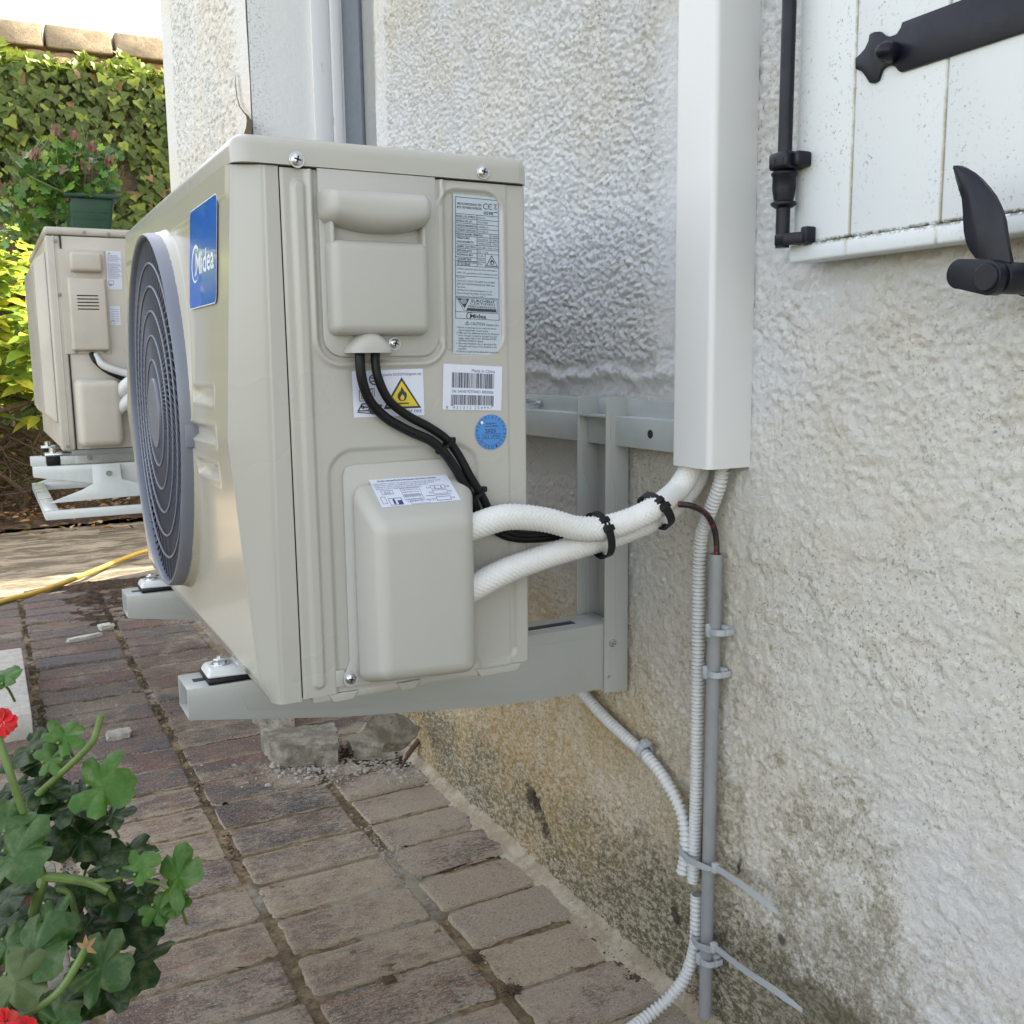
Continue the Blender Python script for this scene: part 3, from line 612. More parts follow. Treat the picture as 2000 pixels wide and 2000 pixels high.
# lid
lid = MB(); bm = bmesh.new(); bmesh.ops.create_cube(bm, size=1)
L0, L1 = Vector((-.0055, -.004, H+.0015)), Vector((D+.003, WD+.004, .5565))
for v in bm.verts: v.co = (L0+L1)/2+Vector((v.co.x*(L1-L0).x, v.co.y*(L1-L0).y, v.co.z*(L1-L0).z))
ve = [e for e in bm.edges if abs(e.verts[0].co.z-e.verts[1].co.z) > .01]; bmesh.ops.bevel(bm, geom=ve, offset=.017, segments=6, affect='EDGES', profile=.5)
te = [e for e in bm.edges if e.verts[0].co.z > .55 and e.verts[1].co.z > .55 and len(e.link_faces) == 2 and any(abs(f.normal.z) < .1 for f in e.link_faces)]
bmesh.ops.bevel(bm, geom=te, offset=.0125, segments=6, affect='EDGES', profile=.5); lid.bmesh(bm)
lid.box((.045, .05, .555), (D-.03, WD-.05, .5605), .004)
lid = lid.build('lid', M['casing'], ac)
def screw(c, d, r=.0058, parent=ac, mat='steel', washer=True, name='screw'):
    """pan head screw, d = outward axis"""
    c = Vector(c); d = Vector(d).normalized(); b = MB()
    if washer: b.cyl(c-d*.0005, c+d*.0011, r*1.32, 24, 0, .0004)
    b.tube([c+d*.0010, c+d*.0022, c+d*.0032, c+d*.0037], [r, r, r*.75, r*.3], 20)
    s = d.cross(Vector((0, 0, 1))) if abs(d.z) < .9 else Vector((1, 0, 0)); u = s.cross(d); s = (s+u*.25).normalized(); u = s.cross(d)
    for q, w_ in ((s, u), (u, s)):
        b.add([c+d*.00385+q*r*.6+w_*r*.14, c+d*.00385+q*r*.6-w_*r*.14, c+d*.00385-q*r*.6-w_*r*.14, c+d*.00385-q*r*.6+w_*r*.14], [(0, 1, 2, 3)], 1)
    return b.build(name, [M[mat], M['dark']], parent)
for p in ((580, 312), (944, 336)): x, z = Q(*p, -.005); screw((x, -.0042, z), (0, -1, 0))
# electrical cover
el = MB(); r = .020; poly = [(ex0, H+.001), (ex1-.0004, H+.001)]+[(ex1-r+r*math.cos(a), ez0+r+r*math.sin(a)) for a in np.linspace(0, -PI/2, 9)]+[(ex0+r+r*math.cos(a), ez0+r+r*math.sin(a)) for a in np.linspace(-PI/2, -PI, 9)]
el.prism(poly, lambda u, v, d: (u, d, v), -.0032, .003, .0008)
k0, k1, kz0, kz1 = .0785, .1855, .367, .4625
def hx(x0, x1, z0, z1, y0, y1, tp=.005, bt=None, r=.007):
    bt = tp if bt is None else bt
    el.hexa([(x0, y0, z0), (x1, y0, z0), (x1, y0, z1), (x0, y0, z1), (x0+tp, y1, z0+bt), (x1-tp, y1, z0+bt), (x1-tp, y1, z1-tp), (x0+tp, y1, z1-tp)], r, 0, 5)
hx(k0, k1, kz0, kz1, .0, -.024, .003, .004, .0085)
hx(.0805, .1835, .448, .500, .0, -.0085, .002, .002, .003)
hx(.0802, .0875, .452, .492, .0, -.019, .0015, .001, .0022); hx(.1765, .1838, .452, .492, .0, -.019, .0015, .001, .0022)
# handle: deep pillow with bowed lower edge
def hand(U, V):
    th = V; x = .0745+U*(.1125); e = np.minimum(U, 1-U)*.1125; rnd_ = np.sqrt(np.clip(1-(np.clip(.012-e, 0, .012)/.012)**2, 0, 1))
    bow = .010*(1-(2*U-1)**2); zc = .4935-bow*.5; hz = (.0155+bow*.5)*(.62+.38*rnd_); dep = .034*(.25+.75*rnd_)
    ca, sa = np.cos(th), np.sin(th); n = 2.6
    return x, -.002-dep*np.abs(sa)**(2/n), zc+hz*np.sign(ca)*np.abs(ca)**(2/n)
us = np.concatenate([np.linspace(0, .12, 14), np.linspace(.14, .86, 16), np.linspace(.88, 1, 14)]); thv = np.linspace(0, PI, 32)
U_, V_ = np.meshgrid(us, thv, indexing='ij'); co = np.stack(hand(U_, V_), -1).reshape(-1, 3); n_ = len(thv)
el.add(co.tolist(), [(i*n_+j, i*n_+j+1, (i+1)*n_+j+1, (i+1)*n_+j) for i in range(len(us)-1) for j in range(n_-1)]+[tuple(range(n_))[::-1], tuple((len(us)-1)*n_+j for j in range(n_))])
# domed cable outlet
def dome(U, V):
    x = .0955+U*.050; top = .3535+.021*np.clip(np.sin(PI*np.clip(U, 0, 1)), 0, 1)**.9; z = .3510+(top-.3510)*V; y = -.004-.021*np.sqrt(np.clip(1-(2*U-1)**4, 0, 1))*np.clip(1-V**3.2, 0, 1)**.6
    return x, y, z
us = np.linspace(0, 1, 22); vs = np.concatenate([np.linspace(0, .8, 8), np.linspace(.84, 1, 8)]); U_, V_ = np.meshgrid(us, vs, indexing='ij'); co = np.stack(dome(U_, V_), -1).reshape(-1, 3); n_ = len(vs)
el.add(co.tolist(), [(i*n_+j, (i+1)*n_+j, (i+1)*n_+j+1, i*n_+j+1) for i in range(len(us)-1) for j in range(n_-1)])
el = el.build('electrical_cover', M['cover'], ac, 50); x, z = Q(772, 671, -.005); screw((x, -.0032, z), (0, -1, 0), .0052, el)
# valve cover
vc = MB(); fl = [(.0885, .236)]+[(.103, .2385), (.222, .2395), (.232, .236), (.2385, .226), (.2385, .004), (.110, .001)]
fl = [(.102, .2375), (.225, .2385), (.234, .234), (.2385, .224), (.2385, .006), (.112, .0015)]+[(.0905+.0095*math.cos(a), .0110+.0095*math.sin(a)) for a in np.linspace(-1.2, -4.2, 12)]+[(.0905, .030), (.0905, .226), (.0935, .2345)]
vc.prism(fl, lambda u, v, d: (u, d, v), -.0012, .003, .0006)
vc.hexa([(.0965, 0, .004), (.2375, 0, .001), (.2375, 0, .221), (.0965, 0, .221), (.1045, -.062, .023), (.2075, -.062, .016), (.2075, -.062, .181), (.1045, -.062, .181)], .0125, 0, 7)
vc = vc.build('valve_cover', M['cover'], ac, 60); screw((.0905, -.0012, .0110), (0, -1, 0), .0052, vc)
b = MB(); b.cyl((.0905, -.0010, .0110), (.0905, -.0022, .0110), .0085, 28, 0, .0004); b.build('screw_boss', M['galv'], vc)
b = MB(); b.box((.0745, -.0012, .004), (.084, .001, .022), .0005); b.build('tab', M['casing'], ac)
# ---- labels
_fc = {}
def glyphs(txt, bold=False):
    key = (txt, bold)
    if key not in _fc:
        c = bpy.data.curves.new('t', 'FONT'); c.body = txt; c.size = 1; c.resolution_u = 2; c.fill_mode = 'FRONT'; c.offset = .018 if bold else 0
        o = bpy.data.objects.new('t', c); COL.objects.link(o); bpy.context.view_layer.update(); me = o.evaluated_get(bpy.context.evaluated_depsgraph_get()).to_mesh()
        v = [(p.co.x, p.co.y) for p in me.vertices]; f = [tuple(p.vertices) for p in me.polygons]; o.to_mesh_clear(); bpy.data.objects.remove(o); bpy.data.curves.remove(c)
        xs = [p[0] for p in v] or [0, 1]; _fc[key] = (v, f, min(xs), max(xs))
    return _fc[key]
class Label:
    """flat print: unit coordinates u right 0..w, v down 0..h mapped on four corners"""
    def __init__(s, c, w, h, out): s.c = [Vector(p) for p in c]; s.w, s.h, s.o = w, h, Vector(out); s.b = MB(); s.rect(0, 0, w, h, 0, 0)
    def at(s, u, v, l):
        a, b_ = u/s.w, v/s.h; t = s.c[0].lerp(s.c[1], a); q = s.c[3].lerp(s.c[2], a); return t.lerp(q, b_)+s.o*(.0001+.00018*l)
    def poly(s, pts, m=1, l=1): s.b.add([s.at(u, v, l) for u, v in pts], [tuple(range(len(pts)))], m); return s
    def rect(s, x, y, w, h, m=1, l=1): return s.poly([(x, y), (x+w, y), (x+w, y+h), (x, y+h)], m, l)
    def frame(s, x, y, w, h, t, m=1, l=1): s.rect(x, y, w, t, m, l); s.rect(x, y+h-t, w, t, m, l); s.rect(x, y+t, t, h-2*t, m, l); return s.rect(x+w-t, y+t, t, h-2*t, m, l)
    def line(s, x0, y0, x1, y1, t, m=1, l=1):
        d = math.hypot(x1-x0, y1-y0) or 1; nx, ny = -(y1-y0)/d*t/2, (x1-x0)/d*t/2; return s.poly([(x0+nx, y0+ny), (x1+nx, y1+ny), (x1-nx, y1-ny), (x0-nx, y0-ny)], m, l)
    def text(s, t, x, y, size, width=None, m=1, l=1, bold=False, rot=0, sh=0):
        v, f, a, b_ = glyphs(t, bold); k = width/(b_-a) if width else size; ca, sa = math.cos(rot), math.sin(rot)
        q = []
        for (gx, gy) in v:
            X, Y = (gx-a)*k, -gy*size; q.append(s.at(x+X*ca-Y*sa, y+X*sa+Y*ca, l))
        s.b.add(q, f, m); return s
    def ring(s, cx, cy, r0, r1, a0=0, a1=2*PI, m=1, l=1, n=36, ky=1):
        for i in range(n):
            t0, t1 = a0+(a1-a0)*i/n, a0+(a1-a0)*(i+1)/n
            q0 = r0(t0) if callable(r0) else r0; q1 = r1(t0) if callable(r1) else r1; q2 = r0(t1) if callable(r0) else r0; q3 = r1(t1) if callable(r1) else r1
            s.poly([(cx+q0*math.cos(t0), cy+q0*ky*math.sin(t0)), (cx+q1*math.cos(t0), cy+q1*ky*math.sin(t0)), (cx+q3*math.cos(t1), cy+q3*ky*math.sin(t1)), (cx+q2*math.cos(t1), cy+q2*ky*math.sin(t1))], m, l)
        return s
    def flame(s, x, y, w, h, m=1, l=2, inner=0):
        o = [(.5, 0), (.56, .12), (.68, .22), (.70, .36), (.80, .30), (.82, .42), (.93, .40), (.97, .62), (.92, .80), (.78, .95), (.62, 1), (.38, 1), (.2, .95), (.07, .8), (.03, .62), (.14, .42), (.18, .50), (.26, .28), (.30, .38), (.40, .18), (.42, .08)]
        i_ = [(.50, .48), (.56, .62), (.62, .56), (.72, .72), (.66, .90), (.5, .96), (.34, .90), (.28, .72), (.40, .66)]
        cx, cy = .5, .6
        for P_, mm, ll in ((o, m, l), (i_, inner, l+1)):
            n = len(P_)
            for k in range(n): a, b_ = P_[k], P_[(k+1) % n]; s.poly([(x+cx*w, y+(cy if P_ is o else .75)*h), (x+a[0]*w, y+a[1]*h), (x+b_[0]*w, y+b_[1]*h)], mm, ll)
        return s
    def midea(s, x, y, size, m=1, l=1):
        """crescent and word; x,y = left of crescent, baseline"""
        R = size*.62; cx, cy = x+R, y-size*.36
        s.ring(cx, cy, lambda t: R*(1-.22*abs(math.sin((t-.6)/2))), R, .55, 2*PI-.75, m, l, 40)
        s.text('M', cx+R*.02, y, size*1.0, size*.82, m, l, True); s.line(cx-R*.10, y+size*.06, cx+R*.30, y-size*.45, size*.10, m, l)
        return s.text('idea', cx+R*1.46, y, size*1.02, size*1.85, m, l, True)
    def build(s, name, mats, parent): return s.b.build(name, [M[k] for k in mats], parent, 0)
def qs(y, *pts): return [P(a, c, 1, y) for a, c in pts]
L = Label(qs(.0004, (885, 378), (977, 387), (980, 694), (885, 691)), 94, 314, (0, -1, 0))
t = .9
L.frame(4, 5, 86, 233, 1.0); L.text('AIRE ACONDICIONADO TIPO', 7, 20, 6.5, 49, bold=True); L.text('SPLIT DE PARED INVERTER', 7, 27, 6.5, 49, bold=True)
L.ring(64.5, 19, 4.3, 5.7, .9, 2*PI-.9, n=16); L.ring(74, 19, 4.3, 5.7, .9, 2*PI-.9, n=16); L.rect(70, 18.4, 5.6, 1.3); L.text('0598', 60, 35, 9, 19, bold=True)
L.line(81, 13, 86, 23, .8); L.line(86, 13, 81, 23, .8); L.rect(80.5, 13.5, 7, .9); L.rect(81.5, 22.5, 5, .8); L.rect(80, 28, 8, 1.6)
for y in (37, 46, 55, 64, 72): L.rect(4, y, 86, t)
L.rect(46, 37, t, 35); L.rect(4, 80, 86, t); L.rect(72, 72, t, 24); L.rect(46, 80, t, 58); L.rect(46, 88, 44, t); L.rect(4, 96, 86, t); L.rect(4, 104, 86, t); L.rect(4, 112, 86, t); L.rect(4, 121, 58, t); L.rect(4, 128.5, 58, t); L.rect(62, 112, t, 26); L.rect(4, 138, 86, t)
for (s_, x, y, wd) in (('MODELO UD. INTERIOR', 6, 44, 38), ('MODELO UD. EXT.', 6, 53, 32), ('CAPACIDAD REFRIGERACION', 6, 62, 39), ('CAPACIDAD CALEFACCION', 6, 70.5, 38), ('PRESION MAXIMA PERMITIDA', 6, 78.5, 52), ('PRESION MAX.', 7, 86, 26), ('FUNCIONAMIENTO', 7, 93.5, 33), ('ALIMEN. ELECTRICA', 7, 102.5, 37), ('REFRIGERANTE', 7, 110.5, 29), ('INTENSIDAD MAX.', 7, 118.5, 32), ('CONSUMO MAX.', 7, 127, 29), ('GRADO PROTECCION', 7, 133, 38), ('UD. EXTERIOR', 7, 137.5, 26)): L.text(s_, x, y, 5.6, wd, bold=True)
for (s_, x, y, wd) in (('MCD-35N', 48, 44, 15), ('MCD-35ND8', 48, 53, 20), ('12000Btu/h', 48, 62, 21), ('12012Btu/h', 48, 70.5, 21), ('4.4MPa', 74, 78.5, 15), ('DESCARGA', 48, 86.5, 21), ('4.3MPa', 74, 86.5, 14), ('ASPIRACION', 48, 94.5, 22), ('1.7MPa', 74, 94.5, 14), ('220-240V~50Hz, 1Fase', 48, 102.5, 41), ('R32 / 1.1kg', 48, 110.5, 20), ('13.0A', 48, 118.5, 11), ('2950W', 48, 127, 13), ('IPX4', 48, 135, 9), ('Contiene gases fluorados de efecto invernadero.', 7, 146, 80), ('GWP: 675, equivalente a 0.74 toneladas de CO2.', 7, 154, 80), ('Importador:', 7, 163, 17), ('Frigicoll SA CL. BLASCO DE GARAY Num.4-6 08960', 7, 170, 74), ('SANT JUST DESVERN BARCELONA 08960 Spain', 7, 176, 74), ('Fabricante:', 7, 182, 17), ('GD Midea Air-Conditioning Equipment Co., Ltd.', 7, 188, 69), ('Midea Industrial City, Beijiao, Shunde, Foshan,', 7, 194, 69), ('Guangdong, China, Zip code: 528311', 7, 200, 55), ('Made in China', 36, 207, 27)): L.text(s_, x, y, 5.2, wd)
L.rect(4, 158, 86, t); L.rect(4, 202, 86, .7); L.rect(4, 208, 86, .7)
L.poly([(75.5, 113.5), (88, 136.5), (63.5, 136.5)], 1, 1); L.poly([(75.5, 116.8), (85.6, 135), (65.8, 135)], 0, 2); L.flame(71.5, 121, 8.5, 11, 1, 3, 0); L.rect(71, 132.5, 9.5, .9, 1, 3)
L.build('rating_label', ['paper', 'ink'], ac)
# lower part of the rating label: certificate, maker, caution
L = Label(qs(.0002, (885, 577), (978.3, 583), (980, 694), (885, 691)), 94, 116, (0, -1.6, 0))
L.frame(4, 1, 86, 44, .9); L.poly([(8, 5), (31, 5), (22, 24)], 1); L.ring(20, 10, 4.6, 5.6, m=0, l=2); L.ring(20, 10, 2, 3.2, m=0, l=2); L.rect(8, 9.3, 14, 1.2, 0, 2)
L.line(6, 3.5, 21, 29, .7); L.line(6, 3.5, 86, 3.5, .7); L.line(86, 3.5, 86, 29, .7); L.line(21, 29, 86, 29, .7)
L.text('EUROVENT', 35, 10.5, 7.0, 47, bold=True); L.text('CERTIFIED', 32, 16, 6.4, 50); L.text('PERFORMANCE', 29, 22, 6.4, 54); L.poly([(27, 23), (84, 23), (84, 28.2), (25, 28.2)], 1)
L.rect(4, 31, 86, .8); L.midea(25, 42.5, 11.5)
L.poly([(27, 49), (31.5, 56.5), (22.5, 56.5)], 1, 1); L.poly([(27, 50.8), (30.2, 55.8), (23.8, 55.8)], 0, 2); L.rect(26.6, 52, .9, 3, 1, 3)
L.text('CAUTION', 33, 57, 9, 28, bold=False); L.text('(Outdoor Unit)', 64, 57, 6.5, 24)
for i, (s_, x, wd) in enumerate((('1. Ensure to evacuate the air inside the indoor', 6, 78), ('unit and pipes with vacuum pump.', 10, 58), ('2. Make sure the additional amount of refrigerant', 6, 83), ('to be charged is based on the pipe size and', 10, 74), ('length, please refer to the  INSTALLATION', 10, 73), ('INSTRUCTIONS for details.', 10, 48), ('3. Incorrect installation due to ignoring of the', 6, 77), ('instruction will cause serious problem to the', 10, 74), ('machine.', 10, 15), ('4. Ensure to open all the valves after evacuation.', 6, 83))): L.text(s_, x, 64+i*5.35, 5.3, wd)
L.build('caution_label', ['paper', 'ink'], ac)
# fire label
L = Label(qs(-.0006, (687, 725), (826, 720), (829, 811), (691, 816)), 140, 92, (0, -1, 0))
L.text('Required for R32/R290 Refrigerant only', 52, 12, 8, 84, 2); L.text('RISK OF FIRE', 85, 86, 9, 50, 2)
L.poly([(96, 15), (134, 77), (58, 77)], 1, 1); L.poly([(96, 22.5), (127.5, 73), (64.5, 73)], 3, 2); L.flame(86, 34, 20, 28, 1, 3, 3); L.rect(83, 65.5, 26, 2.6, 1, 3)
L.ring(43, 18, 0, 11, m=1, n=20, l=1, ky=1); L.ring(43, 18, 0, 8.5, m=0, n=20, l=2); L.rect(36, 14, 10, 2.5, 1, 3); L.rect(36, 20, 10, 2.5, 1, 3)
for k in range(3): L.frame(12+k*4, 38-k*1.5+k*0, 22, 22-k*3, 1.1)
L.poly([(7, 80), (16, 64), (36, 64), (30, 80)], 1, 1); L.poly([(11, 77.5), (18, 66.5), (32, 66.5), (28, 77.5)], 0, 2); L.poly([(30, 82), (36, 64), (56, 68), (50, 88)], 1, 1); L.poly([(33, 79.5), (37.5, 67), (52, 70.5), (47.5, 83)], 0, 2); L.rect(17, 70.5, 28, 2.4, 1, 3); L.ring(18, 71.8, 1.6, 3.4, m=1, l=3, n=14); L.line(7, 81.5, 30, 84, 2, 1, 2); L.line(30, 83.5, 50, 88.5, 2, 1, 2)
L.build('refrigerant_warning_label', ['wpaper', 'ink', 'ink2', 'yellow'], ac)
# serial label
random.seed(7); L = Label(qs(-.0006, (866, 710), (981, 716), (979, 802), (864, 800)), 116, 90, (0, -1, 0))
L.text('Made in China', 55, 14, 9, 46, 2)
for (x0, x1, y, h) in ((17, 101, 16, 30), (16, 100, 60, 20)):
    x = x0
    while x < x1: wd = random.choice((.7, .7, 1.2, 1.9)); L.rect(x, y, min(wd, x1-x), h+(2.5 if x < x0+3 or x > x1-3 else 0)*(y > 50), 1); x += wd+random.choice((.7, .9, 1.5))
L.text('S/N: 541N01927704431 40830006', 17, 56, 8.5, 82, 2); L.text('8', 7, 88, 8.5, 3.4, 2); L.text('4 3 1 3 1 2', 20, 88, 8.5, 36, 2); L.text('2 5 4 9 9 7', 62, 88, 8.5, 35, 2)
L.build('serial_number_sticker', ['wpaper', 'ink', 'ink2'], ac)
# round inspection sticker
c = P(959, 844, 1, -.0006); R = .0196; b = MB(); L = Label([(c.x-R, c.y, c.z+R), (c.x+R, c.y, c.z+R), (c.x+R, c.y, c.z-R), (c.x-R, c.y, c.z-R)], 80, 80, (0, -1, 0)); L.b = MB()
L.ring(40, 40, 0, 39.5, m=0, l=0, n=48)
for k in range(12):
    a = -PI/2+k*PI/6+.12; L.line(40+30*math.cos(a-.26), 40+30*math.sin(a-.26), 40+39*math.cos(a-.26), 40+39*math.sin(a-.26), 1.1)
    num = str((6+k-0) % 12 or 12) if False else str(((6-k) % 12) or 12); n2 = len(num)
    a += 0.0; rx = a-PI/2+PI
    ux, uy = math.cos(a), math.sin(a); w_ = 5.*n2; L.text(num, 40+31*ux-w_/2*math.cos(a+PI/2), 40+31*uy-w_/2*math.sin(a+PI/2), 9, w_, rot=a+PI/2)
L.text('2025', 25, 41, 12, 27, bold=True); L.frame(17, 43, 46, 12, .8); L.text('262 VP90', 20, 53, 10, 40); L.text('Equipement', 28, 22, 6, 26, bold=True); L.text('sous pression', 24, 28, 6, 34, bold=True); L.ring(17.5, 18, 0, 3.6, m=2, l=1, n=16)
L.ring(40, 40, 29, 29.6, .5, 2.6, m=1, l=1)
L.build('inspection_sticker', ['bluest', 'ink2', 'white'], ac)
# note on the valve cover's sloping top
n0, n1 = Vector((0, 0, .221)), Vector((0, -.062, .181)); sn = Vector((0, -.040, .062)).normalized()
def onslope(px, py):
    d = FX+RX*((px-1000)/F)-UX*((py-1000)/F); t = (n0-CAM).dot(sn)/d.dot(sn); return CAM+d*t+sn*.0003
L = Label([onslope(719, 936), onslope(871, 926), onslope(900, 977), onslope(746, 992)], 150, 58, sn)
L.text('Este equipo contiene gases fluorados de efecto invernadero, relleno de fabrica y carga adicional', 14, 8, 5, 112, bold=True)
for k in range(4): L.text('Unidad interior y exterior con refrigerante y carga total de gas segun el manual', 4, 13+k*3.6, 3.6, 128-k*14)
L.frame(11, 26, 22, 8, .7); L.text('R32', 17, 32.5, 6, 11); L.frame(48, 24, 36, 15, .5); L.frame(48, 40, 36, 8, .5); L.frame(56, 50, 36, 7, .5)
for k in range(6): L.text('carga de fabrica en kg', 50, 28.5+k*4.8, 3.4, 30)
L.text('1=', 98, 29, 6, 7); L.frame(106, 23, 28, 8, .7); L.text('1.1', 113, 30, 7, 14); L.text('kg', 136, 28, 5, 6); L.text('2=', 98, 39, 6, 7); L.frame(106, 33, 28, 8, .7); L.text('kg', 136, 38, 5, 6); L.rect(90, 43, 48, 1, 1); L.text('1+2=', 90, 53, 6, 15); L.frame(106, 47, 28, 8, .9); L.text('kg', 136, 52, 5, 6)
L.frame(18, 42, 24, 14, .9); L.rect(25, 44, 4, 10, 1); L.frame(5, 38, 9, 14, .7); L.rect(33, 47, 8, 8, 1)
L.build('refrigerant_note_label', ['wpaper', 'ink2'], ac)
# blue logo on the front
def FY(y, z): return Vector((float(prof(z))-.0028+.001, y, z))
LZ0, LZ1, LY0, LY1 = .4025, .5105, .062, .2085
L = Label([FY(LY1, LZ1), FY(LY0, LZ1), FY(LY0, LZ0), FY(LY1, LZ0)], 137, 108, (-1, 0, 0)); L.b = MB()
def rpoly(x, y, w_, h_, r, n=6):
    o = []
    for cx, cy, a in ((x+w_-r, y+r, -PI/2), (x+w_-r, y+h_-r, 0), (x+r, y+h_-r, PI/2), (x+r, y+r, PI)): o += [(cx+r*math.cos(a+PI/2*k/n), cy+r*math.sin(a+PI/2*k/n)) for k in range(n+1)]
    return o
L.poly(rpoly(0, 0, 137, 108, 9), 1, 0); L.poly(rpoly(1.5, 1.2, 134, 105.6, 8), 0, 1); L.midea(14, 72, 33, 1, 2)
L.build('logo_badge', ['logo', 'white'], ac)
# ---- fan grille
DX = .0125
def fring(b):
    b.v = [(x+DX, FC[0]+(y-FC[0])*RS*KY, FC[1]+(z-FC[1])*RS) for x, y, z in b.v]; return b
gr = empty('x', 'x', 'x'); bpy.data.objects.remove(gr)
b = MB(); n = 96
prf = [(.2005, -.020), (.2005, -.043), (.2012, -.0460), (.2022, -.0470), (.2034, -.0470), (.2045, -.0455), (.2058, -.040), (.2070, -.016)]
for i in range(n):
    for r_, x_ in prf: a = 2*PI*i/n; b.v.append((x_+.001, FC[0]+r_*math.cos(a), FC[1]+r_*math.sin(a)))
k = len(prf); b.f = [(i*k+j, i*k+j+1, ((i+1) % n)*k+j+1, ((i+1) % n)*k+j) for i in range(n) for j in range(k-1)]; b.m = [0]*len(b.f)
gr = fring(b).build('fan_grille', M['rim'], ac, 50)
b = MB(); b.box((-.041, FC[0]-.2085, FC[1]-.028), (-.018, FC[0]-.2035, FC[1]-.004), .001); fring(b).build('clip', M['rim'], gr)
b = MB()   # swept ribs
for i in range(92):
    a0 = 2*PI*i/92; n = 13; v = []
    for j in range(n):
        t = j/(n-1); r_ = .040+t*.161; a = a0+.62*t**1.2; tx, ty = math.cos(a), math.sin(a); px_, py_ = -ty*.0010, tx*.0010; sk = .0052
        for dx, off in ((0, 0), (.011, sk)):
            oy, oz = -ty*off, tx*off
            for s_ in (-1, 1): v.append((-.0385+dx-.003*(1-t)**2, FC[0]+r_*tx+s_*px_+oy, FC[1]+r_*ty+s_*py_+oz))
    f = []
    for j in range(n-1):
        q = j*4; f += [(q, q+1, q+5, q+4), (q+2, q+6, q+7, q+3), (q, q+4, q+6, q+2), (q+1, q+3, q+7, q+5)]
    b.add(v, f)
fring(b).build('ribs', M['grille'], gr, 60)
for r_ in (.062, .090, .118, .146, .172):
    b = MB(); t = (r_-.04)/.156; xx = -.0393-.003*(1-t)**2; b.tube([(xx, FC[0]+r_*math.cos(a), FC[1]+r_*math.sin(a)) for a in np.linspace(0, 2*PI, 97)], .0014, 6, caps=False); fring(b).build('guard_ring', M['rim'], gr)
b = MB(); b.cyl((-.030, *FC), (-.0445, *FC), .041, 48, 0, .002); fring(b).build('hub_cap', M['rim'], gr)
b = MB(); n = 64
for x_, r_ in ((-.034, .2004), (.05, .2004), (.05, .0001)):
    for i in range(n): a = 2*PI*i/n; b.v.append((x_, FC[0]+r_*math.cos(a), FC[1]+r_*math.sin(a)))
b.f = [(j*n+i, j*n+(i+1) % n, (j+1)*n+(i+1) % n, (j+1)*n+i) for j in range(2) for i in range(n)]; b.m = [0]*len(b.f); fring(b).build('fan_shroud', M['dark'], ac, 40)
fb = MB()
for k in range(3):
    def bl(U, V): r_ = .05+U*.135; a = k*2*PI/3+V*1.5+U*.35; return .0-.0+V*.035, FC[0]+r_*np.cos(a), FC[1]+r_*np.sin(a)
    U_, V_ = np.meshgrid(np.linspace(0, 1, 10), np.linspace(0, 1, 12), indexing='ij'); co = np.stack(bl(U_, V_), -1).reshape(-1, 3).tolist(); fb.add(co, [(i*12+j, i*12+j+1, (i+1)*12+j+1, (i+1)*12+j) for i in range(9) for j in range(11)])
fb.cyl((-.005, *FC), (.04, *FC), .05, 32); fring(fb).build('fan_blade', M['blackp'], ac, 60)
# ---- mounting feet
for fy in (.205, .748):
    b = MB(); b.hexa([(-.024, fy-.023, -.0238), (.055, fy-.031, -.0238), (.055, fy+.031, -.0238), (-.024, fy+.023, -.0238), (-.020, fy-.019, -.0135), (.05, fy-.026, -.0115), (.05, fy+.026, -.0115), (-.020, fy+.019, -.0135)], .0042, 0, 5)
    b.hexa([(.010, fy-.020, -.016), (.06, fy-.028, -.016), (.06, fy+.028, -.016), (.010, fy+.020, -.016), (.020, fy-.012, .0), (.06, fy-.018, .012), (.06, fy+.018, .012), (.020, fy+.012, .0)], .005, 0, 5)
    ft = b.build('mounting_foot', M['footw'], ac, 60)
    b = MB(); b.box((-.0235, fy-.029, -.0295), (.05, fy+.030, -.0238), .002); b.build('rubber_pad', M['rubber'], ft)
    b = MB(); c = Vector((-.003, fy, -.0133)); ax = Vector((-.12, 0, 1)).normalized(); b.cyl(c, c+ax*.002, .0115, 28, 0, .0006); b.tube([c+ax*.002, c+ax*.0065, c+ax*.0078], [.0078, .0078, .0066], 6); b.tube([c+ax*.0078, c+ax*.0105], [.0045, .004], 12); b.build('bolt', M['steel'], ft, 30)
# ================================================================ WALL BRACKET
br = empty('wall_bracket', 'light grey painted steel wall bracket with rail and two arms under the large air conditioner', 'bracket', loc=(.4, .4, 0))
ARM = [(-.0478, -.0298), (.545, -.0298), (.545, -.1255), (.41, -.1235), (.331, -.118), (.135, -.096), (-.0478, -.0665)]
for y0 in (.175, .712):
    b = MB(); xz = lambda u, v, d: (u, d, v)
    b.prism(ARM, xz, y0, y0+.0022, .0005); b.prism(ARM, xz, y0+.0608, y0+.063, .0005)
    b.prism([(-.0478, -.032), (.545, -.032), (.545, -.0298), (-.0478, -.0298)], xz, y0+.0022, y0+.0608, .0004)
    b.box((-.0478, y0+.0023, -.0665), (.05, y0+.0607, -.0645), .0004); b.box((-.0478, y0+.002, -.064), (-.046, y0+.004, -.033))
    b.prism([(.01, -.0375), (.42, -.0455), (.49, -.0455), (.49, -.110), (.40, -.1105), (.14, -.0855), (.02, -.0655)], xz, y0-.0009, y0+.001, .0008)
    arm = b.build('arm', M['galv'], br)
    b = MB(); b.box((.395, y0+.024, -.0300), (.492, y0+.038, -.0293), .0002); b.build('slot', M['dark'], arm); b = MB(); b.box((-.036, y0+.026, -.0300), (.03, y0+.038, -.0293), .0002); b.build('slot', M['dark'], arm)
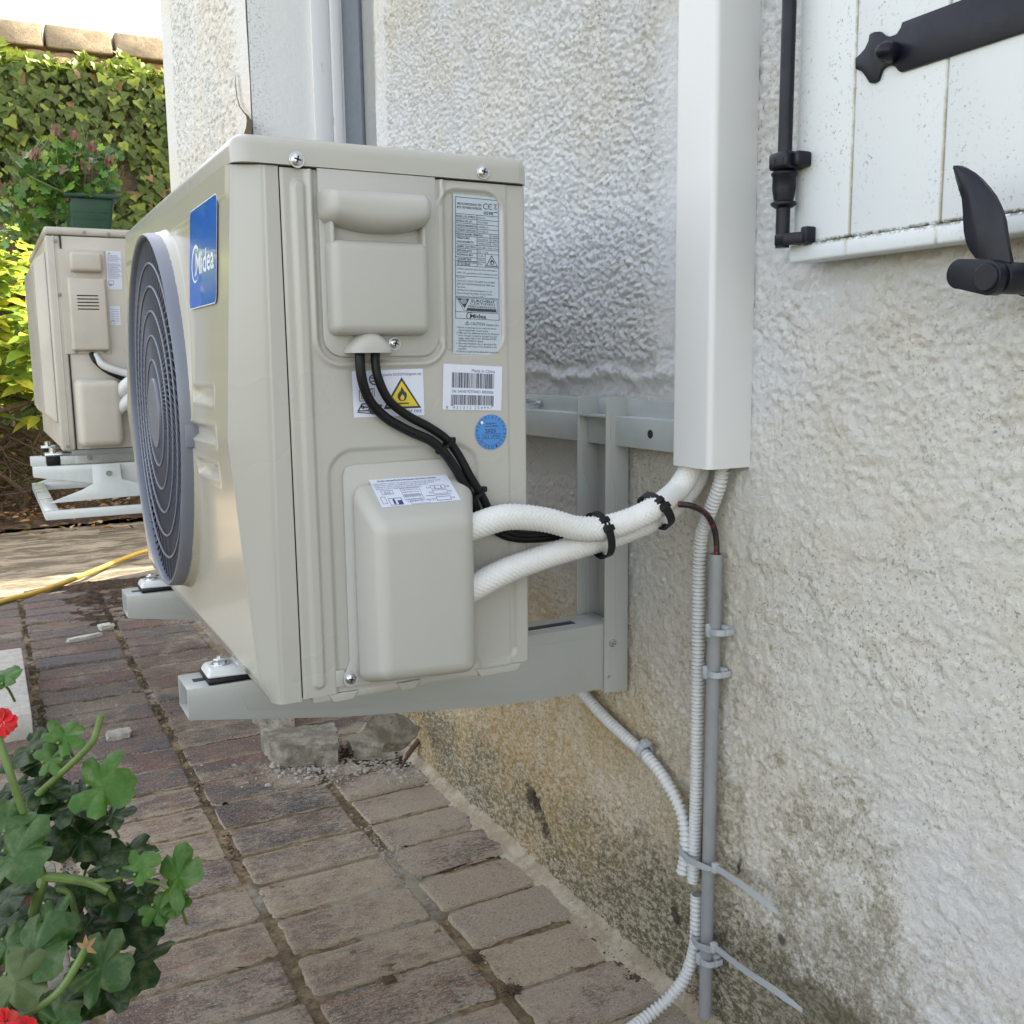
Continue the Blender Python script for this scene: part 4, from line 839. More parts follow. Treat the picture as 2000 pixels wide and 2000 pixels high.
for y0 in (.1715, .709):
    xw = .5625; b = MB()
    def flange(yy, c1=1):
        pts = [(.5225, -.1300), (.5600, -.1335), (.5625, -.131), (.5625, .283), (.5600, .289), (.531, .2905), (.5262, .287), (.5250, .28)]
        b.prism(pts, lambda u, v, d: (u, d, v), yy, yy+.0024, .0006)
        b.tube(spline([Vector((.5335, yy-.0004, .270)), Vector((.5325, yy-.0004, .20)), Vector((.5400, yy-.0004, .165)), Vector((.5420, yy-.0004, .15)), Vector((.5420, yy-.0004, -.03)), Vector((.5395, yy-.0004, -.045)), Vector((.5325, yy-.0004, -.06)), Vector((.532, yy-.0004, -.095))], 4), .0011, 8)
    flange(y0); flange(y0+.074); b.box((.5608, y0+.0025, -.125), (.5625, y0+.0738, .285)); b.box((.527, y0+.0025, .262), (.5607, y0+.0738, .264))
    po = b.build('post', M['galv'], br)
    c = Vector((P(1197, 1256, 1, .17).x, y0, P(1197, 1256, 1, .17).z)); b = MB(); b.cyl(c, c+Vector((0, -.0014, 0)), .0062, 20); b.tube([c+Vector((0, -.0014, 0)), c+Vector((0, -.005, 0))], .0042, 6); b.build('bolt', M['steel'], po, 30)
    c = Vector((P(1190, 1322, 1, .17).x, y0, P(1190, 1322, 1, .17).z)); b = MB(); b.cyl(c, c+Vector((0, -.0008, 0)), .0025, 16); b.cyl(c, c+Vector((0, -.0016, 0)), .0012, 12); b.build('rivet', M['steel'], po)
b = MB(); zt = P(1309, 821, 0, .540).z; zb = P(1309, 884, 0, .540).z
b.box((.5600, -.055, zt-.002), (.5632, .98, .2865), .0006); b.box((.540, -.055, zb), (.5605, .98, zt), .0015)
ra = b.build('rail', M['rail'], br)
c = P(1270, 848, 0, .5398); b = MB(); b.tube([c+Vector((.001, 0, 0)), c+Vector((-.0003, 0, 0))], .0058, 20); b.v = [(x_, y_+(y_-c.y)*0, z_) for x_, y_, z_ in b.v]; b.build('hole', M['dark'], ra)
b = MB(); c = P(1053, 787, 0, .558); b.cyl(c, c+Vector((-.014, 0, 0)), .0035, 12); b.cyl(c+Vector((-.001, 0, 0)), c+Vector((-.003, 0, 0)), .008, 16); c = P(1036, 783, 0, .558); b.cyl(c, c+Vector((-.014, 0, 0)), .0035, 12); b.build('bolt', M['steel'], ra)
# ================================================================ TRUNKING, HOSES, CABLES
b = MB(); x0, y0, y1, z0 = .506, -.0725, -.0005, .2135; tk = .002
def arcp(cx, cy, r, a0, a1, n=6): return [(cx+r*math.cos(a0+(a1-a0)*i/n), cy+r*math.sin(a0+(a1-a0)*i/n)) for i in range(n+1)]
o_ = [(W+.001, y0)]+arcp(x0+.0075, y0+.0075, .0075, -PI/2, -PI)+arcp(x0+.0075, y1-.0075, .0075, PI, PI/2)+[(W+.001, y1)]
i_ = [(W+.001, y1-tk)]+arcp(x0+.0075, y1-.0075, .0055, PI/2, PI)+arcp(x0+.0075, y0+.0075, .0055, PI, 3*PI/2)+[(W+.001, y0+tk)]
poly = o_+i_; n = len(poly); m_ = len(o_)
b.add([(u, v, z0) for u, v in poly]+[(u, v, 1.9) for u, v in poly], [(i, (i+1) % n, (i+1) % n+n, i+n) for i in range(n)]+[(i, n-1-i, n-2-i, i+1) for i in range(m_-1)])
tag(b.build('cable_trunking', M['whitep'], sharp=50), 'tall white plastic trunking box running up the wall between unit and shutter', 'trunking')
def PL(pts): return [P(a, c, 0, x) for a, c, x in pts]
def quilt(i, j, s_, n=44, r=.0138):
    a = j*2*PI/n; k = math.sin(s_*2*PI/.0046+.0)*math.cos(a*11); return r+.00055*k+.0004*math.sin(s_*40)
HA = dict(y=-.030)
def PC(pts): return [P(a, c, 1, y) for a, c, y in pts]
def quilt(i, j, s_, n=48, r=.0132):
    a = j*2*PI/n; u = s_*PI/.0054; return r-.0004+.0019*abs(math.sin(u+a*7))*abs(math.sin(u-a*7))+.0004*math.sin(s_*40)
up = PC([(895, 1040, -.032), (930, 1027, -.034), (990, 1010, -.035), (1063, 1015, -.034), (1125, 1031, -.034), (1172, 1032, -.036), (1226, 1018, -.038), (1275, 994, -.039)])+[P(1318, 962, 0, .505), P(1344, 925, 0, .524), P(1352, 890, 0, .530), P(1354, 850, 0, .530)]
b = MB(); b.tube(resample(spline(up, 24), .0009), quilt, 48)
tag(b.build('insulated_hose', M['insul'], sharp=0), 'white quilted insulated hose arching out on top, upper of the two at the valve cover', 'hose', 'white insulated refrigerant hoses')
lo = PC([(895, 1165, -.026), (934, 1143, -.028), (990, 1114, -.028), (1063, 1088, -.024), (1117, 1071, -.020), (1165, 1056, -.016), (1226, 1036, -.014), (1280, 1012, -.014)])+[P(1326, 978, 0, .525), P(1360, 932, 0, .545), P(1366, 890, 0, .547)]
b = MB(); b.tube(resample(spline(lo, 24), .0009), quilt, 48)
tag(b.build('insulated_hose', M['insul'], sharp=0), 'white quilted insulated hose with yellowish tape, lower of the two at the valve cover', 'hose', 'white insulated refrigerant hoses')
# black straps round the hoses
def strap(px, py, y, dpx, w_=.010, rz=.017, rq=.0165):
    c = P(px, py, 1, y); a = (P(px+dpx[0], py+dpx[1], 1, y)-c).normalized(); q = Vector((0, -1, 0)); q = (q-a*q.dot(a)).normalized(); s_ = q.cross(a)
    if s_.z < 0: s_ = -s_
    b = MB(); n = 44; V = []
    for (da, dr) in ((-1, 0), (-1, .0016), (1, .0016), (1, 0)):
        for i in range(n): t = 2*PI*i/n; V.append(c+a*da*w_/2+s_*(rz+dr)*math.cos(t)+q*(rq+dr)*math.sin(t))
    b.add(V, [(j*n+i, j*n+(i+1) % n, ((j+1) % 4)*n+(i+1) % n, ((j+1) % 4)*n+i) for j in range(4) for i in range(n)])
    for (t, w2) in ((1.15, .0068), (.75, .0060)): Mx = Matrix((a, -s_*math.sin(t)+q*math.cos(t), s_*math.cos(t)+q*math.sin(t))).transposed().to_4x4(); Mx.translation = c+s_*(rz+.001)*math.cos(t)+q*(rq+.001)*math.sin(t); b.box((-w2, -.0035, -.001), (w2, .0035, .0032), .001, M=Mx)
    return b.build('strap', M['rubber'])
tag(strap(1170, 1045, -.0275, (40, -14), .0095, rz=.0262, rq=.0245), 'black strap tied round both white hoses where they join', 'strap', 'black straps on the hoses')
tag(strap(1281, 998, -.029, (30, -24), .0105, rz=.0225, rq=.0255), 'black strap round the hose nearest the trunking', 'strap', 'black straps on the hoses')
# black power cables
def PC(pts): return [P(a, c, 1, y) for a, c, y in pts]
ca = [P(703, 680, 1, -.012)]+PC([(703, 705, -.016), (708, 745, -.016), (724, 785, -.012), (757, 818, -.010), (800, 842, -.011), (843, 862, -.012), (872, 890, -.012), (898, 930, -.012), (922, 975, -.010), (940, 1010, -.008), (985, 1045, -.007), (1040, 1052, -.007), (1100, 1046, -.007)])
b = MB(); b.tube(spline(ca, 10), .0051, 16); tag(b.build('power_cable', M['rubber'], sharp=60), 'slightly thicker black cable from the electrical cover, left one of the pair', 'cable', 'black power cables')
cb = [P(734, 680, 1, -.012)]+PC([(733, 705, -.014), (739, 740, -.016), (760, 782, -.014), (797, 812, -.012), (838, 834, -.010), (872, 858, -.009), (895, 888, -.010), (918, 930, -.012), (942, 970, -.011), (962, 1010, -.010), (995, 1038, -.010), (1040, 1044, -.010), (1100, 1036, -.010)])
b = MB(); b.tube(spline(cb, 10), .0047, 16); tag(b.build('power_cable', M['rubber'], sharp=60), 'black cable from the electrical cover, right one of the pair', 'cable', 'black power cables')
def ctie(px, py, y, ang, lab):
    c = P(px, py, 1, y); a = Vector((math.cos(ang), 0, math.sin(ang))); s_ = Vector((0, -1, 0)); q = a.cross(s_); b = MB(); n = 24; V = []
    for (da, dr) in ((-1, 0), (-1, .0012), (1, .0012), (1, 0)):
        for i in range(n): t = 2*PI*i/n; V.append(c+a*da*.0018+q*(.0108+dr)*math.cos(t)+s_*(.0056+dr)*math.sin(t))
    b.add(V, [(j*n+i, j*n+(i+1) % n, ((j+1) % 4)*n+(i+1) % n, ((j+1) % 4)*n+i) for j in range(4) for i in range(n)])
    h = c+q*(.0112 if q.x > 0 else -.0112); b.box(h-Vector((.003, .004, .003)), h+Vector((.003, .004, .003)), .001)
    tag(b.build('cable_tie', M['rubber']), lab, 'cable tie', 'black cable ties on the power cables')
ctie(868, 872, -.0105, -.95, 'small black tie holding the cable pair mid way down the panel')
ctie(930, 968, -.0115, -.95, 'small black tie on the cable pair just above the upper white hose')
# thin cable out of the hose into the grey pipe
b = MB(); b.tube(spline(PC([(1325, 985, -.030), (1350, 988, -.040)])+PL([(1376, 1001, .53), (1392, 1025, .545), (1399, 1055, .551), (1400, 1110, .5515)]), 8), .0037, 12)
g = NT('cable_red_print'); M['redc'] = g.done(g.mix(g.ramp(g.noise(140, 2), .52, .6), (.012, .010, .011), (.16, .02, .03)), .5)
tag(b.build('control_cable', M['redc']), 'thin black cable with dark red print bending down into the grey pipe', 'cable')
# corrugated conduits
def corr(pts, r=.0088, pitch=.0051, lab='', hollow=None):
    q = resample(spline(pts, 14), pitch/6); b = MB()
    b.tube(q, lambda i, j, s_: r*(1+.0)-.0032*(.5-.5*math.cos(2*PI*s_/pitch))**2, 20, caps=True)
    o = b.build('corrugated_conduit', M['lgrey'], sharp=0); tag(o, lab, 'conduit', 'light grey corrugated conduits'); return o, q
corr(PL([(1412, 890, .548), (1407, 940, .548), (1390, 990, .548), (1372, 1040, .550), (1366, 1100, .551), (1364, 1230, .553), (1362, 1400, .554), (1360, 1550, .554), (1357, 1640, .554), (1354, 1722, .552)]), lab='straight corrugated conduit coming down beside the grey pipe')
corr(PL([(1112, 1325, .552), (1135, 1350, .552), (1178, 1398, .552), (1222, 1440, .552), (1262, 1476, .552), (1300, 1525, .551), (1328, 1580, .550), (1339, 1630, .550), (1338, 1675, .549), (1332, 1708, .546)]), pitch=.0068, lab='bent corrugated conduit running diagonally from under the bracket arm')
o3, q3 = corr(PL([(1361, 1748, .553), (1360, 1800, .553), (1357, 1850, .551), (1340, 1905, .544)])+[P(1308, 1948, 2, GZ+.034), P(1265, 1985, 2, GZ+.015), P(1220, 2018, 2, GZ+.0105), P(1150, 2065, 2, GZ+.0105), P(1040, 2130, 2, GZ+.0105)], pitch=.0066, lab='lower corrugated conduit with open end curving away over the paving')
b = MB(); d = (q3[0]-q3[1]).normalized(); b.cyl(q3[0]+d*.0002, q3[0]+d*.0006, .0066, 20); b.build('open_end', M['gpipe'], o3)
# grey pipe
gp = PL([(1398, 1082, .551), (1392, 1300, .551), (1386, 1500, .551), (1381, 1700, .551), (1374, 1985, .549)]); b = MB()
cen = lambda z: Vector((.5515, float(np.interp(z, [gp[-1].z, gp[0].z], [gp[-1].y, gp[0].y])), z))
pp = [cen(z) for z in np.linspace(gp[0].z, gp[-1].z, 12)]; b.tube(pp, .0083, 28, caps=False); b.tube([p for p in pp], .0072, 28, caps=False); 
b.tube([pp[0]+Vector((0, 0, 0)), pp[0]-Vector((0, 0, .0004))], [.0083, .0083], 28, caps=False)
V0 = len(b.v); 
for r_ in (.0083, .0072):
    for i in range(28): a = 2*PI*i/28; b.v.append((pp[0].x+r_*math.cos(a), pp[0].y+r_*math.sin(a), pp[0].z+.00005))
for i in range(28): b.f.append((V0+i, V0+(i+1) % 28, V0+28+(i+1) % 28, V0+28+i)); b.m.append(0)
gpo = b.build('grey_pipe', M['gpipe'], sharp=50); tag(gpo, 'straight rigid grey plastic pipe standing against the wall down to the paving', 'pipe')
# clips: band round pipe + base on the wall
def clip(px, py, lab, cx=.5515, r=.0088, off=0, rot=0, hgt=.0075, grp='grey pipe clips'):
    c = P(px, py, 0, cx-.004); c = Vector((cx, c.y, c.z)); b = MB(); n = 28; V = []
    for (dz, dr) in ((-1, 0), (-1, .0019), (1, .0019), (1, 0)):
        for i in range(n): t = 2*PI*i/n; V.append(Vector((cx+(r+dr)*math.cos(t), c.y+(r+dr)*math.sin(t), c.z+dz*hgt/2)))
    b.add(V, [(j*n+i, j*n+(i+1) % n, ((j+1) % 4)*n+(i+1) % n, ((j+1) % 4)*n+i) for j in range(4) for i in range(n)])
    for k in range(7): t = PI+(-.7+k*.2); b.box((cx+(r+.0016)*math.cos(t)-.0005, c.y+(r+.0016)*math.sin(t)-.0004, c.z-hgt*.42), (cx+(r+.0016)*math.cos(t)+.0005, c.y+(r+.0016)*math.sin(t)+.0004, c.z+hgt*.42))
    b.box((cx-.011, c.y+r-.002, c.z-.0085), (cx+.002, c.y+r+.0055, c.z+.0055), .0015); b.box((cx-.0125, c.y+r-.0005, c.z-.004), (cx-.004, c.y+r+.0035, c.z+.0085), .001)
    b.box((cx+.006, c.y-.006, c.z-.006), (W-.001, c.y+.012, c.z+.006), .001); b.box((cx+.002, c.y-r-.0035, c.z-.004), (W-.002, c.y-r-.0005, c.z+.004), .001)
    if rot: pass
    o = b.build('pipe_clip', M['clip']); tag(o, lab, 'clip', grp); return o
clip(1400, 1234, 'grey clip on the pipe level with the bracket arm bolt, highest clip'); clip(1394, 1316, 'second grey clip, just below the highest one, beside the corrugated conduit')
clip(1380, 1878, 'lowest grey clip on the pipe under the hanging cable tie')
# clip on the diagonal conduit
c = P(1258, 1466, 0, .552); ax = (P(1275, 1488, 0, .552)-P(1240, 1450, 0, .552)).normalized(); s_ = Vector((-1, 0, 0)); s_ = (s_-ax*s_.dot(ax)).normalized(); q = ax.cross(s_); b = MB(); n = 28; V = []
for (dz, dr) in ((-1, 0), (-1, .0022), (1, .0022), (1, 0)):
    for i in range(n): t = 2*PI*i/n; V.append(c+ax*dz*.005+(s_*math.cos(t)+q*math.sin(t))*(.0092+dr))
b.add(V, [(j*n+i, j*n+(i+1) % n, ((j+1) % 4)*n+(i+1) % n, ((j+1) % 4)*n+i) for j in range(4) for i in range(n)])
Mx = Matrix((ax, q, s_)).transposed().to_4x4()
for (o_, a_, b__) in ((q*.012, (-.007, -.003, -.006), (.007, .003, .003)), (q*-.013, (-.006, -.003, -.006), (.006, .004, .006)), (s_*.0105, (-.003, -.006, -.001), (.003, .006, .002))): Mx.translation = c+o_; b.box(a_, b__, .0012, M=Mx)
tag(b.build('pipe_clip', M['clip']), 'grey saddle clip holding the diagonal corrugated conduit', 'clip', 'grey pipe clips')
# long zip ties
def zip_(ring, tail, lab):
    b = MB()
    def rib(pts, w_=.0042, up_=Vector((0, 0, 1))):
        q = spline(pts, 10); V = []
        for i, p in enumerate(q):
            t = (q[min(i+1, len(q)-1)]-q[max(i-1, 0)]).normalized(); u = (up_-t*up_.dot(t)).normalized(); nn = t.cross(u); wd = w_*(1 if i < len(q)-6 else .55+.45*(len(q)-1-i)/6)
            for s1, s2 in ((-1, -1), (1, -1), (1, 1), (-1, 1)): V.append(p+u*wd*s1+nn*.0007*s2)
        k = len(q); b.add(V, [(i*4+j, i*4+(j+1) % 4, (i+1)*4+(j+1) % 4, (i+1)*4+j) for i in range(k-1) for j in range(4)]+[(0, 1, 2, 3), (k*4-4, k*4-1, k*4-2, k*4-3)])
        return q
    q = rib(PL(ring)); rib(PL(tail))
    for p in q[6:-4:1]: b.box(p-Vector((.0004, .0003, .0030))+Vector((-.0008, 0, 0)), p+Vector((.0002, .0003, .0030))+Vector((-.0008, 0, 0)))
    h = P(*tail[0][:2], 0, tail[0][2]); b.box(h-Vector((.005, .003, .0065)), h+Vector((.003, .004, .0065)), .0012)
    tag(b.build('zip_tie', M['clip']), lab, 'zip tie', 'long grey zip ties with loose tails')
zip_([(1330, 1640, .552), (1327, 1658, .541), (1340, 1676, .537), (1366, 1690, .536), (1390, 1698, .537)], [(1399, 1695, .541), (1440, 1722, .535), (1480, 1752, .535), (1520, 1783, .54)], 'grey zip tie bundling both corrugated conduits to the pipe, tail pointing down right')
zip_([(1356, 1818, .552), (1352, 1832, .542), (1362, 1846, .538), (1380, 1853, .538), (1390, 1856, .539)], [(1396, 1850, .541), (1450, 1892, .53), (1510, 1932, .525), (1567, 1974, .53)], 'lower grey zip tie with the longest loose tail near the ground')
# ================================================================ SHUTTER
sh = empty('window_shutter', 'white painted board shutter with dirt specks folded against the wall at upper right', 'shutter', loc=(.53, -.3, .6))
xf = .532; c0 = P(1560, 481, 0, xf); zb = P(1660, 463, 0, xf).z; yl = P(1557, 290, 0, xf).y
b = MB(); yg = [yl, P(1674, 32, 0, xf).y, P(1849, 160, 0, xf).y, P(1849, 160, 0, xf).y-(P(1674, 32, 0, xf).y-P(1849, 160, 0, xf).y), -.62]
for i in range(4): b.box((xf, yg[i+1]-.0002, zb), (.556, yg[i]+.0002, 1.6), .0034, seg=3)
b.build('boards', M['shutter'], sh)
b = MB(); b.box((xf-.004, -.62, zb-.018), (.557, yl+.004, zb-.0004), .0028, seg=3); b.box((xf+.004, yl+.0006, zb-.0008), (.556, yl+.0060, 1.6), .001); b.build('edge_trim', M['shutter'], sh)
SP = [(2080, -110), (1875, 0), (1761, 43), (1758, 54), (1750, 66), (1737, 71), (1727, 69), (1718, 61), (1706, 62), (1697, 67), (1695, 80), (1688, 95), (1678, 106), (1669.5, 114), (1670, 135), (1681, 139), (1689, 149), (1697, 162), (1706, 162), (1714, 157), (1718, 145), (1721, 136), (1729, 130), (1738, 127), (1747, 130), (1753, 138), (1758, 141), (2080, 36)]
b = MB(); xs = .5285; sp = [P(a, c, 0, xs) for a, c in SP]
b.prism([(p.y, p.z) for p in sp], lambda u, v, d: (d, u, v), xs, xf+.0005, .0011); st = b.build('strap_hinge', M['iron'], sh)
c = P(1744, 103, 0, xs); b = MB(); b.tube([c, c-Vector((.004, 0, 0)), c-Vector((.012, 0, 0)), c-Vector((.017, 0, 0)), c-Vector((.019, 0, 0))], [.0092, .0092, .0085, .0055, .002], 24); b.build('domed_nut', M['iron'], st, 50)
# bolt rod
xr = .518; rod = []
b = MB(); a0 = P(1542, 0, 0, xr); a1 = P(1533, 300, 0, xr); dr_ = (a0-a1).normalized(); y_r = lambda z: a1.y+(a0.y-a1.y)*(z-a1.z)/(a0.z-a1.z)
zlo = P(1528, 484, 0, xr).z
b.cyl((xr, y_r(zlo), zlo), (xr, y_r(1.6), 1.6), .0072, 28); rd = b.build('bolt_rod', M['iron'], sh, 50)
b = MB(); z1, z2, z3, z4 = [P(1533, q, 0, xr).z for q in (299, 333, 338, 400)]; yy = y_r(z1)
b.box((xr-.0125, yy-.0150, z2), (xf+.001, yy+.0115, z1), .0035, seg=3); b.box((xr-.004, yy-.024, z2+.001), (xf+.001, yy-.013, z1-.001), .003)
yq = y_r(z3); b.tube([(xr, yq, z3+.002), (xr, yq, z3), (xr, yq, z3-.002), (xr, yq, z3-.004), (xr, yq, (z3+z4)/2), (xr, yq, z4+.004), (xr, yq, z4+.002), (xr, yq, z4), (xr, yq, z4-.003)], [.011, .0132, .0132, .0118, .0120, .0100, .0130, .0130, .009], 26)
gd = b.build('rod_guide', M['iron'], rd, 40)
for dy in (.004, -.007): cc = Vector((xr-.0125, yy+dy*1.1-.001, (z1+z2)/2)); b = MB(); b.cyl(cc+Vector((.002, 0, 0)), cc-Vector((.0004, 0, 0)), .0032, 16); b.build('screw', M['blackp'], gd)
b = MB(); zf = P(1545, 465, 0, xr).z; fp = [(xr-.008, yq+.004), (xr-.008, yq-.010), (xr-.002, yq-.022), (xr+.004, yq-.033), (xr+.012, yq-.033), (xr+.012, yq-.024), (xr+.008, yq-.010), (xr+.008, yq+.004)]
b.prism(fp, lambda u, v, d: (u, v, d), zf-.0065, zf+.005, .0015); b.box((xr+.001, yq-.0335, zf-.006), (xr+.014, yq-.024, zf+.010), .002); b.build('hook', M['iron'], rd, 40)
# shutter holdback
hb = empty('shutter_holdback', 'black iron shutter catch with curved leaf blade on a stub from the wall', 'shutter catch', loc=(.5, -.42, .44))
LF = [(1862, 330), (1866, 324), (1874, 323), (1885, 328), (1900, 337), (1915, 350), (1929, 366), (1941, 382), (1949, 398), (1956, 415), (1961, 433), (1963, 450), (1965, 465), (1969, 488), (1974, 512), (1905, 505), (1893, 488), (1886, 472), (1882, 452), (1881, 433), (1880, 410), (1878, 388), (1873, 372), (1867, 352)]
xl = .485; b = MB(); pts = [P(a, c, 0, xl) for a, c in LF]
bm = bmesh.new(); cy = sum(p.y for p in pts)/len(pts); n = len(pts); F0 = [bm.verts.new((xl, p.y, p.z)) for p in pts]; B0 = [bm.verts.new((xl+.004, p.y, p.z)) for p in pts]
F1 = []; mid = [P(1868, 328, 0, xl), P(1890, 350, 0, xl), P(1910, 385, 0, xl), P(1920, 420, 0, xl), P(1924, 455, 0, xl), P(1932, 508, 0, xl)]
def midz(z):
    for k in range(len(mid)-1):
        if mid[k].z >= z >= mid[k+1].z: t = (mid[k].z-z)/(mid[k].z-mid[k+1].z); return mid[k].y*(1-t)+mid[k+1].y*t
    return mid[0].y if z > mid[0].z else mid[-1].y
for p in pts: m2 = midz(p.z); F1.append(bm.verts.new((xl-.003, m2+(p.y-m2)*.45, p.z)))
for i in range(n): j = (i+1) % n; bm.faces.new((F0[i], F0[j], B0[j], B0[i])); bm.faces.new((F0[j], F0[i], F1[i], F1[j]))
bm.faces.new(F1); bm.faces.new(B0[::-1]); bmesh.ops.recalc_face_normals(bm, faces=bm.faces); b.bmesh(bm); b.build('blade', M['iron'], hb, 50)
b = MB(); xo = .470; oc = P(1927, 542, 0, xo); ol = P(1872, 535, 0, xo); R1 = .0115; R2 = .0118
pl_ = []
for i in range(24): a = PI/2+PI*i/23*1.0; pl_.append((ol.y-math.cos(a)*R2 if False else ol.y+R2*math.sin(a-PI/2+PI/2)*0+R2*abs(math.sin(PI*i/23)), ol.z+R2*math.cos(PI*i/23)))
pr_ = [(oc.y-.012*abs(math.sin(PI*i/23)), oc.z-.0138*math.cos(PI*i/23)) for i in range(24)]
b.prism(pl_+pr_[::1], lambda u, v, d: (d, u, v), xo, xo+.012, .003, seg=3); b.build('counterweight', M['iron'], hb, 40)
b = MB(); b.cyl((xo-.0025, oc.y, oc.z), (xo+.002, oc.y, oc.z), .0108, 32, 0, .001); b.cyl((xo+.010, oc.y-.002, oc.z), (.55, oc.y-.002, oc.z), .0125, 28, 0, .001); b.cyl((.515, oc.y-.002, oc.z), (.525, oc.y-.002, oc.z), .0142, 28, 0, .002); b.cyl((.55, oc.y-.002, oc.z), (W+.002, oc.y-.002, oc.z), .018, 28, 0, .002); b.build('stub', M['iron'], hb, 40)
# ================================================================ SECOND AIR CONDITIONER
Y2 = 1.70
a2 = empty('air_conditioner', 'smaller aged cream outdoor air conditioner in the background under the green planter', 'air conditioner', loc=(.1, 2.0, .14))
def Q2(px, py, y=Y2): p = P(px, py, 1, y); return p.x, p.z
xa, zt2 = Q2(87, 459); xs2, _ = Q2(117, 459); _, zb2 = Q2(130, 879); xa += .0; XB = xa+.30
b = MB(); b.box((xs2+.001, Y2, zb2), (XB, Y2+.78, zt2), .002); b.build('side_panel', M['oldcase'], a2)
b = MB(); b.box((xa, Y2-.0015, zb2-.002), (xs2-.001, Y2+.03, zt2), .005, seg=3); b.box((xa+.016, Y2-.0035, zb2), (xa+.019, Y2, zt2), .001); b.box((xa+.001, Y2+.025, zb2+.002), (xa+.012, Y2+.79, zt2), .004); fp2 = b.build('front_panel', M['oldcase'], a2)
b = MB(); b.box((xs2-.0012, Y2-.0022, zb2), (xs2+.0008, Y2+.004, zt2)); b.box((xa+.004, Y2+.0012, zt2-.001), (XB-.004, Y2+.004, zt2+.002)); b.build('seam', M['seam'], a2)
b = MB(); b.box((xa-.002, Y2-.004, zt2+.0015), (XB+.003, Y2+.79, zt2+.021), .008, seg=4); b.build('lid', M['oldcase'], a2)
b = MB(); b.box((xs2-.01, Y2+.004, zb2-.016), (XB-.005, Y2+.77, zb2-.001), .002); b.build('base_pan', M['gpipe'], a2)
# bulging guard on its front
b = MB(); zc0, zc1 = P(70, 800, 0, xa).z, zt2-.035
b.hexa([(xa+.001, Y2+.05, zb2+.06), (xa+.001, Y2+.56, zb2+.06), (xa+.001, Y2+.56, zt2-.03), (xa+.001, Y2+.05, zt2-.03), (xa-.026, Y2+.075, zb2+.085), (xa-.026, Y2+.53, zb2+.085), (xa-.026, Y2+.53, zt2-.055), (xa-.026, Y2+.075, zt2-.055)], .008, 0, 4); gd2 = b.build('fan_guard', M['oldcase'], a2)
b = MB()
for k in range(13): z = zb2+.10+k*(zt2-zb2-.165)/12; b.box((xa-.0285, Y2+.09, z-.0012), (xa-.0255, Y2+.52, z+.0012))
for k in range(24): y = Y2+.09+k*.0185; b.box((xa-.0295, y-.001, zb2+.095), (xa-.0262, y+.001, zt2-.062))
b.build('guard_wires', M['oldcover'], gd2); b = MB(); b.box((xa-.0262, Y2+.09, zb2+.10), (xa-.0258, Y2+.52, zt2-.065)); b.build('guard_opening', M['gpipe'], gd2)
def B2(nm, x0, x1, y0, y1, dep, r, mat, par=a2, tp=0):
    a = P(x0, y1, 1, Y2); c = P(x1, y0, 1, Y2); b = MB(); b.hexa([(a.x, Y2+.001, a.z), (c.x, Y2+.001, a.z), (c.x, Y2+.001, c.z), (a.x, Y2+.001, c.z), (a.x+tp, Y2-dep, a.z+tp), (c.x-tp, Y2-dep, a.z+tp), (c.x-tp, Y2-dep, c.z-tp*1.5), (a.x+tp, Y2-dep, c.z-tp*1.5)], r, 0, 4); return b.build(nm, M[mat], par, 50)
e2 = B2('electrical_cover', 128, 203, 489, 692, .004, .002, 'oldcover'); B2('handle_bulge', 135, 197, 494, 532, .030, .008, 'oldcover', e2, .002); B2('grip_recess', 147, 196, 530, 545, .007, .002, 'oldcover', e2); B2('cover_box', 140, 205, 543, 686, .022, .006, 'oldcover', e2, .002)
a = P(150, 577, 1, Y2-.022); c = P(194, 604, 1, Y2-.022); b = MB()
for k in range(5): z = a.z+(c.z-a.z)*k/4; b.box((a.x, Y2-.0224, z-.0014), (c.x, Y2-.021, z+.0014))
b.build('vent_slots', M['seam'], e2)
v2 = B2('valve_cover', 152, 232, 737, 874, .055, .014, 'oldcover', a2, .006)
for (sx, sy, pr) in ((144, 626, e2), (203, 627, e2), (149, 688, e2), (205, 686, e2), (108, 470, a2), (116, 575, a2), (132, 872, a2), (164, 454, a2), (212, 457, a2)):
    p = P(sx, sy, 1, Y2-.004); b = MB(); b.cyl((p.x, Y2+.001, p.z), (p.x, Y2-.0065, p.z), .0042, 14, 0, .001); b.build('screw', M['gpipe'], pr)
L = Label([P(a, c, 1, Y2-.0006) for a, c in ((207, 490), (236, 491), (239, 566), (210, 566))], 30, 76, (0, -1, 0))
for k in range(13): L.text('R32 220-240V 50Hz IPX4 kg', 3, 10+k*3.4+(3 if k > 3 else 0), 3.2, 20+3*(k % 3))
L.poly([(4, 6), (6, 2), (8, 6)], 1); L.frame(3, 58, 10, 8, .6); L.rect(4, 66, 6, 1.5, 1)
L.build('rating_label', ['wpaper', 'ink2'], a2)
L = Label([P(a, c, 1, Y2-.0006) for a, c in ((214, 598), (234, 598), (236, 635), (216, 635))], 20, 37, (0, -1, 0))
for k in range(6): L.text('Caution notice', 2, 7+k*4.6, 3.2, 15)
L.frame(2, 28, 7, 7, .5); L.build('caution_label', ['wpaper', 'ink2'], a2)
def tube2(nm, pts, r, mat, lab, cat, grp=None):
    b = MB(); b.tube(spline([P(a, c, 1, y) for a, c, y in pts], 8), r, 14); tag(b.build(nm, M[mat]), lab, cat, grp)
tube2('power_cable', [(178, 690, Y2-.01), (186, 705, Y2-.02), (205, 722, Y2-.02), (230, 735, Y2-.02), (262, 745, Y2-.02), (300, 748, Y2), (360, 740, Y2)], .006, 'rubber', 'black cable hanging from the cover of the background air conditioner', 'cable')
